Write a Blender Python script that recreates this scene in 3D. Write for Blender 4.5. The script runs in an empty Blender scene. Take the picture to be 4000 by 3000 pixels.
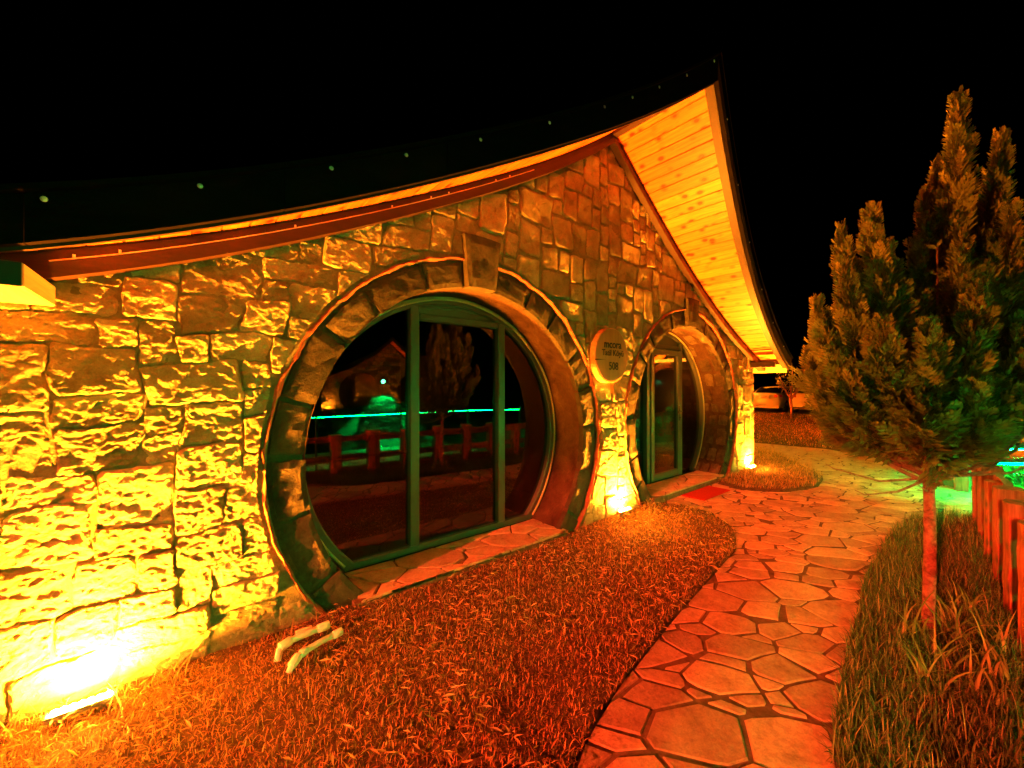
import bpy, bmesh, math, random
import numpy as np
from mathutils import Vector, Matrix, noise as mnoise

random.seed(11)
RNG = np.random.default_rng(11)
scene = bpy.context.scene
COL = scene.collection
pi = math.pi

# ------------------------------------------------------------------ camera
CAM = Vector((0.0, -2.95, 1.6))
HEAD = math.atan2(1900.0, 1555.6)            # heading of the lens from +X
cam_data = bpy.data.cameras.new('camera')
cam_data.sensor_width = 36.0
cam_data.lens = 14.0
cam_data.clip_start = 0.02
cam_data.clip_end = 500.0
cam = bpy.data.objects.new('camera', cam_data)
cam.location = CAM
cam.rotation_euler = (pi / 2, 0.0, HEAD - pi / 2)
COL.objects.link(cam)
scene.camera = cam

# ------------------------------------------------------------------ night sky
world = bpy.data.worlds.new('World')
scene.world = world
world.use_nodes = True
_bg = world.node_tree.nodes['Background']
_sky = world.node_tree.nodes.new('ShaderNodeTexSky')
_sky.sky_type = 'NISHITA'
_sky.sun_disc = False
_sky.sun_elevation = math.radians(-8.0)
world.node_tree.links.new(_sky.outputs[0], _bg.inputs[0])
_bg.inputs[1].default_value = 0.0005

# ------------------------------------------------------------------ exposure
scene.view_settings.view_transform = 'Standard'
scene.view_settings.look = 'None'
scene.view_settings.exposure = 0.0
scene.view_settings.gamma = 1.0
scene.cycles.use_denoising = True
scene.cycles.max_bounces = 8
scene.cycles.diffuse_bounces = 5
scene.cycles.glossy_bounces = 4
scene.cycles.transparent_max_bounces = 8
scene.cycles.sample_clamp_indirect = 80.0
scene.cycles.caustics_reflective = False
scene.cycles.caustics_refractive = False

# lamp colours (amber and green lamps, plus an added red fill)
FLOOD = (1.0, 0.235, 0.008)     # amber wall washers
GREEN = (0.0, 1.0, 0.09)         # green LED strips
P_FLOOD = 2900.0
P_LED = 215.0
RED = (1.0, 0.08, 0.02)         # red fill lamp added out of frame on the left
P_RED = 90000.0

# ------------------------------------------------------------------ helpers
WLOC = {}
def V(*a): return Vector(a)

def props(o, label=None, cat=None, group=None, kind=None):
    if label: o['label'] = label
    if cat: o['category'] = cat
    if group: o['group'] = group
    if kind: o['kind'] = kind
    return o

def empty(name, loc, label=None, cat=None, group=None, rz=0.0):
    e = bpy.data.objects.new(name, None)
    e.empty_display_size = 0.1
    e.location = loc
    e.rotation_euler = (0, 0, rz)
    COL.objects.link(e)
    WLOC[e] = Vector(loc)
    return props(e, label, cat, group)

def link_mesh(name, me, mat=None, parent=None, loc=(0, 0, 0), local=False):
    """mesh data is relative to loc; loc is in world space unless local"""
    o = bpy.data.objects.new(name, me)
    if mat is not None and len(me.materials) == 0: me.materials.append(mat)
    COL.objects.link(o)
    loc = Vector(loc)
    if parent is not None:
        o.parent = parent
        if local:
            o.location = loc
            WLOC[o] = loc
        else:
            o.location = loc - WLOC[parent]
            WLOC[o] = loc
    else:
        o.location = loc
        WLOC[o] = loc
    return o

def meshdata(name, vs, fs, smooth=False):
    me = bpy.data.meshes.new(name)
    me.from_pydata([tuple(v) for v in vs], [], [tuple(f) for f in fs])
    me.update()
    if smooth:
        me.polygons.foreach_set('use_smooth', [True] * len(me.polygons))
    return me

def add(name, vs, fs, mat, parent=None, smooth=False, local=False, origin=True):
    """verts in world space (or in the parent's space if local); the origin goes to the centre of the mesh"""
    vs = [Vector(v) for v in vs]
    c = Vector((0, 0, 0))
    if origin:
        for v in vs: c += v
        c /= max(1, len(vs))
    me = meshdata(name, [v - c for v in vs], fs, smooth)
    return link_mesh(name, me, mat, parent, c, local)

class MB:
    """collects boxes, bars and tubes into one mesh"""
    def __init__(s): s.v = []; s.f = []
    def quadstrip(s, rings, close=True, caps=True):
        b = len(s.v); n = len(rings[0])
        for r in rings: s.v += [Vector(p) for p in r]
        for i in range(len(rings) - 1):
            for j in range(n if close else n - 1):
                k = (j + 1) % n
                s.f.append((b + i*n + j, b + i*n + k, b + (i+1)*n + k, b + (i+1)*n + j))
        if caps and close:
            s.f.append(tuple(b + j for j in reversed(range(n))))
            s.f.append(tuple(b + (len(rings)-1)*n + j for j in range(n)))
    def box(s, x0, x1, y0, y1, z0, z1, bev=0.0):
        if bev <= 0:
            b = len(s.v)
            s.v += [V(x0,y0,z0),V(x1,y0,z0),V(x1,y1,z0),V(x0,y1,z0),V(x0,y0,z1),V(x1,y0,z1),V(x1,y1,z1),V(x0,y1,z1)]
            s.f += [(b,b+3,b+2,b+1),(b+4,b+5,b+6,b+7),(b,b+1,b+5,b+4),(b+1,b+2,b+6,b+5),(b+2,b+3,b+7,b+6),(b+3,b,b+4,b+7)]
        else:
            def ring(z, i):
                return [V(x0+i+bev,y0+i,z),V(x1-i-bev,y0+i,z),V(x1-i,y0+i+bev,z),V(x1-i,y1-i-bev,z),V(x1-i-bev,y1-i,z),V(x0+i+bev,y1-i,z),V(x0+i,y1-i-bev,z),V(x0+i,y0+i+bev,z)]
            s.quadstrip([ring(z0,bev),ring(z0+bev,0),ring(z1-bev,0),ring(z1,bev)])
    def tube(s, pts, rads, n=8, caps=True):
        pts = [Vector(p) for p in pts]
        if not hasattr(rads, '__len__'): rads = [rads]*len(pts)
        rings = []; up = None
        for i, p in enumerate(pts):
            d = (pts[min(i+1,len(pts)-1)] - pts[max(i-1,0)])
            if d.length < 1e-9: d = V(0,0,1)
            d.normalize()
            if up is None:
                up = d.orthogonal().normalized()
            up = (up - d*up.dot(d))
            if up.length < 1e-6: up = d.orthogonal()
            up.normalize(); w = d.cross(up)
            rings.append([p + (up*math.cos(2*pi*k/n) + w*math.sin(2*pi*k/n))*rads[i] for k in range(n)])
        s.quadstrip(rings, True, caps)
    def extrude_poly(s, poly, y0, y1):
        """polygon in XZ, extruded along Y"""
        s.quadstrip([[V(x,y0,z) for x,z in poly],[V(x,y1,z) for x,z in poly]])
    def build(s, name, mat, parent=None, smooth=False, local=False):
        return add(name, s.v, s.f, mat, parent, smooth, local)

def boxobj(name, mat, parent, *a, bev=0.0, local=False):
    m = MB(); m.box(*a, bev=bev); return m.build(name, mat, parent, local=local)

# ------------------------------------------------------------------ materials
def newmat(name, rough=0.8, spec=0.3):
    m = bpy.data.materials.new(name); m.use_nodes = True
    nt = m.node_tree; b = nt.nodes['Principled BSDF']
    b.inputs['Roughness'].default_value = rough
    b.inputs['Specular IOR Level'].default_value = spec
    return m, nt, b

def nd(nt, t, **kw):
    n = nt.nodes.new(t)
    for k, v in kw.items():
        if k.startswith('i_'): n.inputs[k[2:].replace('_', ' ')].default_value = v
        else: setattr(n, k, v)
    return n

def coords(nt, per_object=True):
    tc = nd(nt, 'ShaderNodeTexCoord')
    if not per_object: return tc.outputs['Object']
    oi = nd(nt, 'ShaderNodeObjectInfo')
    mul = nd(nt, 'ShaderNodeMath', operation='MULTIPLY'); mul.inputs[1].default_value = 61.7
    nt.links.new(oi.outputs['Random'], mul.inputs[0])
    va = nd(nt, 'ShaderNodeVectorMath', operation='ADD')
    nt.links.new(tc.outputs['Object'], va.inputs[0]); nt.links.new(mul.outputs[0], va.inputs[1])
    return va.outputs[0]

def ramp(nt, fac, stops):
    r = nd(nt, 'ShaderNodeValToRGB')
    e = r.color_ramp.elements
    while len(e) > 1: e.remove(e[-1])
    e[0].position = stops[0][0]; e[0].color = (*stops[0][1], 1)
    for p, c in stops[1:]:
        x = e.new(p); x.color = (*c, 1)
    nt.links.new(fac, r.inputs[0])
    return r.outputs[0]

def mixc(nt, fac, a, b, mode='MIX'):
    m = nd(nt, 'ShaderNodeMix', data_type='RGBA', blend_type=mode)
    for s, i in ((fac, 0), (a, 6), (b, 7)):
        if isinstance(s, (int, float)): m.inputs[i].default_value = s
        elif isinstance(s, tuple): m.inputs[i].default_value = (*s, 1)
        else: nt.links.new(s, m.inputs[i])
    return m.outputs[2]

def noise(nt, vec, scale, detail=6.0, rough=0.6, dist=0.0):
    n = nd(nt, 'ShaderNodeTexNoise')
    n.inputs['Scale'].default_value = scale; n.inputs['Detail'].default_value = detail
    n.inputs['Roughness'].default_value = rough; n.inputs['Distortion'].default_value = dist
    nt.links.new(vec, n.inputs['Vector'])
    return n.outputs[0]

def bump(nt, b, h, dist=0.01, strength=1.0, prev=None):
    n = nd(nt, 'ShaderNodeBump'); n.inputs['Distance'].default_value = dist; n.inputs['Strength'].default_value = strength
    nt.links.new(h, n.inputs['Height'])
    if prev is not None: nt.links.new(prev, n.inputs['Normal'])
    nt.links.new(n.outputs[0], b.inputs['Normal'])
    return n.outputs[0]

def mat_rock(name, stops, scale=6.0, bd=0.02, objvar=0.35, rough=0.9, fine=30.0, bs=2.2, zst=1.0):
    m, nt, b = newmat(name, rough, 0.25)
    v = coords(nt)
    n1 = noise(nt, v, scale, 8, 0.65, 0.4)
    c = ramp(nt, n1, stops)
    oi = nd(nt, 'ShaderNodeObjectInfo')
    rv = nd(nt, 'ShaderNodeMapRange'); rv.inputs[3].default_value = 1.0 - objvar; rv.inputs[4].default_value = 1.0 + objvar*0.7
    nt.links.new(oi.outputs['Random'], rv.inputs[0])
    hs = nd(nt, 'ShaderNodeHueSaturation'); nt.links.new(rv.outputs[0], hs.inputs['Value']); nt.links.new(c, hs.inputs['Color'])
    n2 = noise(nt, v, fine, 5, 0.7)
    c2 = mixc(nt, 0.35, hs.outputs[0], ramp(nt, n2, [(0.3, (0.35,0.33,0.3)), (0.65, (1.3,1.25,1.2))]), 'MULTIPLY')
    nt.links.new(c2, b.inputs['Base Color'])
    mpb = nd(nt, 'ShaderNodeMapping'); mpb.inputs['Scale'].default_value = (1.0, 1.0, zst); nt.links.new(v, mpb.inputs['Vector'])
    p = bump(nt, b, noise(nt, mpb.outputs[0], scale*bs, 10, 0.74, 0.15), bd)
    bump(nt, b, n2, bd*0.25, 0.8, p)
    return m

def mat_plain(name, col, rough=0.6, spec=0.4, metal=0.0, var=0.15, sc=8.0, bd=0.002):
    m, nt, b = newmat(name, rough, spec)
    b.inputs['Metallic'].default_value = metal
    v = coords(nt)
    n = noise(nt, v, sc, 5, 0.6)
    c = ramp(nt, n, [(0.3, tuple(x*(1-var) for x in col)), (0.7, tuple(min(1,x*(1+var)) for x in col))])
    nt.links.new(c, b.inputs['Base Color'])
    if bd: bump(nt, b, noise(nt, v, sc*6, 4, 0.6), bd)
    return m

def mat_wood(name, c0, c1, axis=1, knots=False, rough=0.55, bd=0.002, grain=9.0, knotcol=(0.05,0.004,0.001)):
    m, nt, b = newmat(name, rough, 0.3)
    v = coords(nt)
    mp = nd(nt, 'ShaderNodeMapping')
    sc = [grain, grain, grain]; sc[axis] = grain*0.07
    mp.inputs['Scale'].default_value = sc
    nt.links.new(v, mp.inputs['Vector'])
    n = noise(nt, mp.outputs[0], 2.0, 6, 0.6, 1.2)
    n3 = noise(nt, mp.outputs[0], 9.0, 4, 0.6, 0.3)
    c = ramp(nt, n, [(0.32, c0), (0.5, tuple((a+d)/2 for a, d in zip(c0, c1))), (0.68, c1)])
    c = mixc(nt, 0.3, c, ramp(nt, n3, [(0.35, (0.55,0.5,0.45)), (0.6, (1.1,1.1,1.1))]), 'MULTIPLY')
    oi = nd(nt, 'ShaderNodeObjectInfo')
    rv = nd(nt, 'ShaderNodeMapRange'); rv.inputs[3].default_value = 0.62; rv.inputs[4].default_value = 1.12
    nt.links.new(oi.outputs['Random'], rv.inputs[0])
    hs = nd(nt, 'ShaderNodeHueSaturation'); nt.links.new(rv.outputs[0], hs.inputs['Value']); nt.links.new(c, hs.inputs['Color'])
    c = hs.outputs[0]
    if knots:
        mk = nd(nt, 'ShaderNodeMapping'); ks = [8.0, 8.0, 8.0]; ks[axis] = 5.5
        mk.inputs['Scale'].default_value = ks
        nt.links.new(v, mk.inputs['Vector'])
        vo = nd(nt, 'ShaderNodeTexVoronoi'); vo.inputs['Scale'].default_value = 1.0; vo.inputs['Randomness'].default_value = 1.0
        nt.links.new(mk.outputs[0], vo.inputs['Vector'])
        kf = ramp(nt, vo.outputs['Distance'], [(0.0, (1,1,1)), (0.15, (0.97,0.97,0.97)), (0.21, (0.5,0.5,0.5)), (0.36, (0,0,0))])
        c = mixc(nt, kf, c, knotcol)
    nt.links.new(c, b.inputs['Base Color'])
    if bd: bump(nt, b, n3, bd)
    return m

def mat_emit(name, col, strength):
    m = bpy.data.materials.new(name); m.use_nodes = True
    nt = m.node_tree; nt.nodes.clear()
    e = nd(nt, 'ShaderNodeEmission'); e.inputs[0].default_value = (*col, 1); e.inputs[1].default_value = strength
    o = nd(nt, 'ShaderNodeOutputMaterial'); nt.links.new(e.outputs[0], o.inputs[0])
    return m

def mat_glass(name, tint=0.35, refl=0.05):
    m = bpy.data.materials.new(name); m.use_nodes = True
    nt = m.node_tree; nt.nodes.clear()
    t = nd(nt, 'ShaderNodeBsdfTransparent'); t.inputs[0].default_value = (tint, tint, tint, 1)
    g = nd(nt, 'ShaderNodeBsdfGlossy'); g.inputs['Roughness'].default_value = 0.0; g.inputs[0].default_value = (0.9,0.9,0.9,1)
    fr = nd(nt, 'ShaderNodeFresnel'); fr.inputs[0].default_value = 1.5
    ma = nd(nt, 'ShaderNodeMath', operation='MULTIPLY_ADD'); ma.inputs[1].default_value = 1.0; ma.inputs[2].default_value = refl
    nt.links.new(fr.outputs[0], ma.inputs[0])
    mx = nd(nt, 'ShaderNodeMixShader')
    nt.links.new(ma.outputs[0], mx.inputs[0]); nt.links.new(t.outputs[0], mx.inputs[1]); nt.links.new(g.outputs[0], mx.inputs[2])
    o = nd(nt, 'ShaderNodeOutputMaterial'); nt.links.new(mx.outputs[0], o.inputs[0])
    return m

def mat_attr(name, rough=0.75, spec=0.2, trans=0.0):
    m, nt, b = newmat(name, rough, spec)
    a = nd(nt, 'ShaderNodeAttribute'); a.attribute_name = 'tint'
    nt.links.new(a.outputs['Color'], b.inputs['Base Color'])
    if trans:
        out = nt.nodes['Material Output']
        tr = nd(nt, 'ShaderNodeBsdfTranslucent'); nt.links.new(a.outputs['Color'], tr.inputs[0])
        mx = nd(nt, 'ShaderNodeMixShader'); mx.inputs[0].default_value = trans
        nt.links.new(b.outputs[0], mx.inputs[1]); nt.links.new(tr.outputs[0], mx.inputs[2]); nt.links.new(mx.outputs[0], out.inputs[0])
    return m

M = {}
M['stone'] = mat_rock('wall_sandstone', [(0.25,(0.16,0.12,0.06)),(0.45,(0.26,0.215,0.115)),(0.6,(0.35,0.30,0.17)),(0.78,(0.29,0.21,0.105))], 5.0, 0.013, 0.35, 0.9, 110.0, 13.0, 1.35)
M['vous'] = mat_rock('arch_stone', [(0.3,(0.03,0.027,0.017)),(0.5,(0.055,0.047,0.03)),(0.72,(0.085,0.068,0.043))], 7.0, 0.02, 0.35, 0.9, 30.0, 3.0)
M['mortar'] = mat_rock('wall_mortar', [(0.3,(0.13,0.115,0.065)),(0.55,(0.19,0.175,0.105)),(0.75,(0.25,0.235,0.145))], 9.0, 0.02, 0.0, 0.9, 60.0, 5.0)
M['bedm'] = mat_rock('arch_joint', [(0.3,(0.04,0.035,0.02)),(0.7,(0.10,0.085,0.05))], 12.0, 0.015, 0.0)
M['bandm'] = mat_rock('arch_mortar', [(0.3,(0.22,0.06,0.035)),(0.7,(0.36,0.11,0.07))], 12.0, 0.015, 0.1)
M['reveal'] = mat_rock('arch_plaster', [(0.3,(0.03,0.013,0.008)),(0.45,(0.065,0.030,0.018)),(0.6,(0.085,0.045,0.027)),(0.75,(0.13,0.075,0.045))], 5.0, 0.03, 0.1, 0.9, 50.0, 3.0)
M['revstone'] = mat_rock('reveal_rubble', [(0.3,(0.045,0.03,0.018)),(0.5,(0.10,0.065,0.04)),(0.72,(0.17,0.12,0.075))], 7.0, 0.02, 0.4, 0.9, 40.0, 4.0)
M['flag'] = mat_rock('path_flagstone', [(0.25,(0.26,0.14,0.085)),(0.42,(0.48,0.30,0.20)),(0.58,(0.56,0.38,0.26)),(0.75,(0.66,0.46,0.31))], 6.0, 0.02, 0.3, 0.85, 45.0, 4.5)
M['pathbed'] = mat_rock('path_mortar', [(0.3,(0.10,0.06,0.035)),(0.7,(0.23,0.145,0.09))], 14.0, 0.01, 0.0)
M['pine'] = mat_wood('pine_boards', (0.62,0.145,0.018), (0.38,0.065,0.007), 1, True, 0.45, 0.001)
M['beam'] = mat_wood('brown_beam', (0.028,0.010,0.005), (0.014,0.005,0.0025), 0, False, 0.5)
M['beamlight'] = mat_wood('pale_beam', (0.62,0.43,0.24), (0.5,0.32,0.16), 1, False, 0.55)
M['fascia'] = mat_wood('black_fascia', (0.006,0.004,0.002), (0.0025,0.0015,0.001), 0, False, 0.8, 0.003, 7.0)
M['fascia'].node_tree.nodes['Principled BSDF'].inputs['Specular IOR Level'].default_value = 0.04
M['shingle'] = mat_plain('roof_shingle', (0.03,0.028,0.026), 0.9, 0.2)
M['frame'] = mat_plain('window_frame_paint', (0.07,0.07,0.06), 0.42, 0.5, 0.0, 0.08, 3.0, 0.0)
M['glass'] = mat_glass('window_glass')
M['rope'] = mat_plain('hemp_rope', (0.42,0.34,0.2), 0.9, 0.2)
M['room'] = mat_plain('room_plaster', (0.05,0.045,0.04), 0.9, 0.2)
M['steel'] = mat_plain('brushed_steel', (0.6,0.6,0.58), 0.25, 0.5, 1.0, 0.05, 5.0, 0.0)
M['black'] = mat_plain('black_metal', (0.02,0.02,0.02), 0.45, 0.4, 0.0, 0.1, 5.0, 0.0)
M['letter'] = mat_plain('black_letters', (0.006,0.006,0.006), 0.6, 0.2, 0.0, 0.0, 5.0, 0.0)
M['housing'] = mat_plain('lamp_housing', (0.16,0.15,0.13), 0.5, 0.4, 0.0, 0.1, 5.0, 0.0)
M['zinc'] = mat_plain('zinc_bolt', (0.75,0.75,0.72), 0.35, 0.6, 0.4, 0.0, 5.0, 0.0)
M['pvc'] = mat_plain('white_plastic', (0.78,0.76,0.70), 0.35, 0.4, 0.0, 0.05, 6.0, 0.0)
M['mat'] = mat_plain('red_mat', (0.45,0.03,0.02), 0.95, 0.1, 0.0, 0.25, 60.0, 0.004)
M['fence'] = mat_wood('fence_slabs', (0.58,0.12,0.085), (0.26,0.05,0.03), 2, True, 0.7, 0.006, 8.0, (0.1,0.04,0.02))
M['rail'] = mat_wood('fence_rails', (0.56,0.11,0.08), (0.25,0.05,0.03), 0, True, 0.7, 0.006, 8.0, (0.1,0.04,0.02))
M['bark'] = mat_rock('tree_bark', [(0.3,(0.08,0.03,0.025)),(0.5,(0.34,0.12,0.10)),(0.75,(0.46,0.22,0.18))], 22.0, 0.03, 0.1)
M['leaf'] = mat_attr('foliage', 0.7, 0.2, 0.25)
M['grass'] = mat_attr('grass_blades', 0.7, 0.2, 0.25)
M['soil'] = mat_rock('lawn_soil', [(0.3,(0.05,0.032,0.02)),(0.6,(0.13,0.085,0.045)),(0.8,(0.2,0.14,0.07))], 20.0, 0.02, 0.0)
M['ground'] = mat_rock('dark_ground', [(0.3,(0.05,0.04,0.025)),(0.7,(0.10,0.08,0.045))], 1.5, 0.02, 0.0)
M['deck'] = mat_wood('deck_boards', (0.62,0.52,0.4), (0.5,0.4,0.3), 1, False, 0.6)
M['rock'] = mat_rock('cascade_rock', [(0.3,(0.25,0.24,0.22)),(0.7,(0.45,0.43,0.4))], 6.0, 0.01, 0.2)
M['led'] = mat_emit('green_led', GREEN, P_LED)
M['ledb'] = mat_emit('bridge_led', GREEN, P_LED*5.5)
M['hotlens'] = mat_emit('amber_lens', (1.0,0.32,0.02), 5500.0)
M['water'] = mat_plain('pond_water', (0.01,0.015,0.012), 0.05, 0.5, 0.0, 0.1, 2.0, 0.01)
# ------------------------------------------------------------------ roof line
XC = 3.86
_L = np.array([(0,4.41),(0.55,4.03),(1.17,3.63),(1.99,3.18),(2.58,2.87),(3.11,2.61),(3.49,2.43),(3.85,2.28),(4.34,2.11),(5.2,1.90)])
_R = np.array([(0,4.41),(0.58,3.99),(1.07,3.63),(1.44,3.38),(2.01,3.03),(2.56,2.72),(3.13,2.47),(3.66,2.24),(4.09,2.06),(4.4,1.94),(5.0,1.76)])
_pl = np.polyfit(_L[:,0], _L[:,1], 4); _pr = np.polyfit(_R[:,0], _R[:,1], 4)
_E = np.array([(0,-1.24),(0.3,-1.165),(1.0,-1.03),(2.45,-0.75),(3.7,-0.60),(4.4,-0.53),(5.2,-0.45)])
_pe = np.polyfit(_E[:,0], _E[:,1], 3)
def zb(x):
    """underside of the wall beam"""
    u = abs(x - XC)
    return float(np.polyval(_pl if x < XC else _pr, u))
def zs(x): return zb(x) + 0.14           # underside of the soffit boards
def ye(x): return float(np.polyval(_pe, abs(x - XC)))   # outer edge of the roof
XL, XR = -1.35, 8.62                     # roof ends
WL, WR = -1.05, 8.20                     # wall ends
WIN = (2.014, 1.045); DOOR = (5.813, 1.055); RIN = 1.40; ROUT = 1.65

house = empty('stone_cottage', (XC, 0, 0), 'stone cottage with a sweeping concave gable roof, round window and round doorway', 'cottage')

# ------------------------------------------------------------------ wall bed with the two round openings
def yb(x): return -0.031-0.013*max(0.0, min(1.0, (2.6-x)/2.4))
def wall_bed():
    RH = ROUT-0.025
    xs = set(np.round(np.arange(WL, WR, 0.08), 3)) | {WL, WR, XC}
    for cx, cz in (WIN, DOOR):
        xs |= {cx-RH, cx+RH}
        for a in np.linspace(0.05, 0.95, 16):
            xs |= {cx - RH*math.cos(a*pi/2), cx + RH*math.cos(a*pi/2)}
    xs = sorted(xs)
    xs = [x for i, x in enumerate(xs) if i == 0 or x - xs[i-1] > 1e-4]
    vs, fs = [], []
    def iv(x, side):
        for cx, cz in (WIN, DOOR):
            d = RH*RH - (x-cx)**2
            if d > -1e-9 and (cx-RH-1e-6 <= side <= cx+RH+1e-6):
                h = math.sqrt(max(0, d)); return [(0.0, max(0.0, cz-h)), (cz+h, zb(x)+0.10)]
        return [(0.0, zb(x)+0.10)]
    for a, b in zip(xs[:-1], xs[1:]):
        m = (a+b)/2
        A, B = iv(a, m), iv(b, m)
        for (p, q), (r, s) in zip(A, B):
            if q-p < 1e-5 and s-r < 1e-5: continue
            k = len(vs)
            vs += [V(a,yb(a),p), V(b,yb(b),r), V(b,yb(b),s), V(a,yb(a),q)]
            fs.append((k,k+1,k+2,k+3))
    # returns at both ends
    for x, sg in ((WL,1),(WR,-1)):
        k = len(vs); t = zb(x)+0.10
        vs += [V(x,0,0), V(x,7.0,0), V(x,7.0,t), V(x,0,t)]; fs.append((k,k+1,k+2,k+3))
    return add('wall', vs, fs, M['mortar'], house)
wall = wall_bed()

# ------------------------------------------------------------------ rubble stones laid into the wall
def pack():
    g = 0.078
    nx = int((WR-WL)/g)+1; nz = int(4.5/g)+1
    occ = np.zeros((nx, nz), bool); ids = np.zeros((nx+1, nz), int); out = []
    rd = random.Random(5)
    for j in range(nz):
        for i in range(nx):
            if occ[i,j]: continue
            run = 0
            while i+run < nx and not occ[i+run,j] and run < 7: run += 1
            big = i*g+WL < 1.9
            w = rd.choice([2,3,4,4,5,5] if big else [2,3,3,4,4,5])
            hh = rd.choice([2,3,3,4] if big else [3,3,4,4,5])
            if w > run: w = run
            if run - w == 1: w = run
            for _ in range(3):      # break the vertical joints
                if j > 0 and w < run and i+w < nx and ids[i+w-1, j-1] != ids[i+w, j-1]: w += 1 if (w <= 4 and rd.random() < 0.6) or w <= 2 else -1
                w = max(1, min(w, run))
            if w <= 2: hh = rd.choice([2,3]) if w == 2 else 2
            if j+hh > nz: hh = nz-j
            occ[i:i+w, j:j+hh] = True; ids[i:i+w, j:j+hh] = len(out)+1
            out.append((WL+i*g, WL+(i+w)*g, j*g, (j+hh)*g))
    return out

def outline(x0, x1, z0, z1, gap, rd, n):
    x0 += gap; x1 -= gap; z0 += gap; z1 -= gap
    r = min(x1-x0, z1-z0)*rd.uniform(0.06, 0.16)
    P = 2*(x1-x0) + 2*(z1-z0); pts = []
    cxs, czs = (x0+x1)/2, (z0+z1)/2
    sk = [rd.uniform(-1,1)*0.16 for _ in range(4)]
    for k in range(n):
        t = k/n*P
        W, H = x1-x0, z1-z0
        if t < W: x, z = x0+t, z0
        elif t < W+H: x, z = x1, z0+t-W
        elif t < 2*W+H: x, z = x1-(t-W-H), z1
        else: x, z = x0, z1-(t-2*W-H)
        # round the corners
        qx, qz = min(max(x, x0+r), x1-r), min(max(z, z0+r), z1-r)
        dx, dz = x-qx, z-qz
        d = math.hypot(dx, dz)
        if abs(dx) > 1e-9 and abs(dz) > 1e-9: x, z = qx+dx/d*r, qz+dz/d*r
        # skew of the quad
        fx, fz = (x-cxs)/W*2, (z-czs)/H*2
        x += sk[0]*fz*W*0.25 + sk[1]*fx*fz*W*0.2; z += sk[2]*fx*H*0.25 + sk[3]*fx*fz*H*0.2
        pts.append([x, z])
    return pts

def clip_pt(x, z):
    for cx, cz in (WIN, DOOR):
        dx, dz = x-cx, z-cz; d = math.hypot(dx, dz); R = ROUT+0.025
        if d < R:
            if d < 1e-6: dx, dz, d = 0, 1, 1
            x, z = cx+dx/d*R, cz+dz/d*R
    x = min(max(x, WL+0.002), WR+0.03)
    z = min(max(z, 0.0), zb(x)+0.03)
    return x, z

def area(p):
    return 0.5*sum(p[i-1][0]*p[i][1]-p[i][0]*p[i-1][1] for i in range(len(p)))

def fnoise(x, y, z): return mnoise.noise(V(x, y, z))
def ridged(x, y, z, oct=4):
    a = 0; amp = 1; f = 1; t = 0
    for _ in range(oct):
        a += amp*(1-abs(fnoise(x*f, y*f, z*f))*2); t += amp; amp *= 0.55; f *= 2.1
    return a/t

def relief(x, z, so): return 0.55*ridged(x*4.5+so, so, z*6.0, 3) + 0.28*fnoise(x*19, so, z*25) + 0.26*fnoise(x*42, so+7, z*55)
stone_count = 0
def lay_stone(rect, rd):
    global stone_count
    x0, x1, z0, z1 = rect
    xm = (x0+x1)/2
    rough = max(0.0, min(1.0, (2.6-xm)/2.4))
    if z0 < 2.1 and (3.3 < xm < 4.55 or xm > 7.2): rough = 0.75          # rock-faced on the near side, flatter beyond
    n = 88 if xm < 2.2 else 56
    gap = 0.001 + 0.010*(1-rough)*rd.uniform(0.6, 1.3) + 0.003*rd.random()
    o = outline(x0, x1, z0, z1, gap, rd, n)
    q = []
    for x, z in o:
        x2 = x + 0.055*fnoise(x*1.7, 3.1, z*1.7) + 0.016*fnoise(x*9, 8.3, z*9) + 0.007*fnoise(x*27, 2.3, z*27)
        z2 = z + 0.06*fnoise(x*1.6, 7.7, z*1.6) + 0.016*fnoise(x*9, 1.3, z*9) + 0.007*fnoise(x*27, 5.3, z*27)
        q.append(clip_pt(x2, z2))
    A = area(q)
    if A < 0.006 or A < 0.18*(x1-x0)*(z1-z0): return
    cx = sum(p[0] for p in q)/n; cz = sum(p[1] for p in q)/n
    for ox, oz in (WIN, DOOR):
        if math.hypot(cx-ox, cz-oz) < ROUT+0.02: return
    prot = 0.034 + rd.random()*0.014 + 0.018*rough*rd.random()
    amp = 0.007 + 0.016*rough
    tx, tz = rd.uniform(-1,1)*0.05, rd.uniform(-1,1)*0.06
    so = rd.uniform(0, 90)
    scl = [1.0, 1.0, 0.96, 0.90, 0.80, 0.68, 0.55, 0.42, 0.28, 0.14] if xm > 2.2 else [1.0,1.0,0.975,0.94,0.90,0.85,0.80,0.745,0.69,0.63,0.57,0.51,0.45,0.39,0.33,0.27,0.21,0.15,0.09,0.04]
    vs, fs = [], []
    for k, s in enumerate(scl):
        for x, z in q:
            px, pz = cx+(x-cx)*s, cz+(z-cz)*s
            if k > 2: px += rd.uniform(-1,1)*0.006; pz += rd.uniform(-1,1)*0.006
            if k == 0: y = 0.02
            else:
                e = min(1.0, (1-s)/0.09)
                nz = relief(px, pz, so)
                y = -(prot*(0.72+0.28*math.sqrt(e)) + (0.25+0.75*e)*amp*nz + e*(tx*(px-cx)+tz*(pz-cz)))
                y = min(y, -0.016)
            vs.append(V(px, y, pz))
    nz = relief(cx, cz, so)
    vs.append(V(cx, -(prot + amp*nz), cz))
    K = len(scl)
    for k in range(K-1):
        for j in range(n):
            j2 = (j+1) % n
            fs.append((k*n+j, k*n+j2, (k+1)*n+j2, (k+1)*n+j))
    for j in range(n): fs.append(((K-1)*n+j, (K-1)*n+(j+1) % n, K*n))
    add('stone', vs, fs, M['stone'], wall, smooth=rough < 0.3)
    stone_count += 1
_rd = random.Random(21)
for r_ in pack(): lay_stone(r_, _rd)

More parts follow.
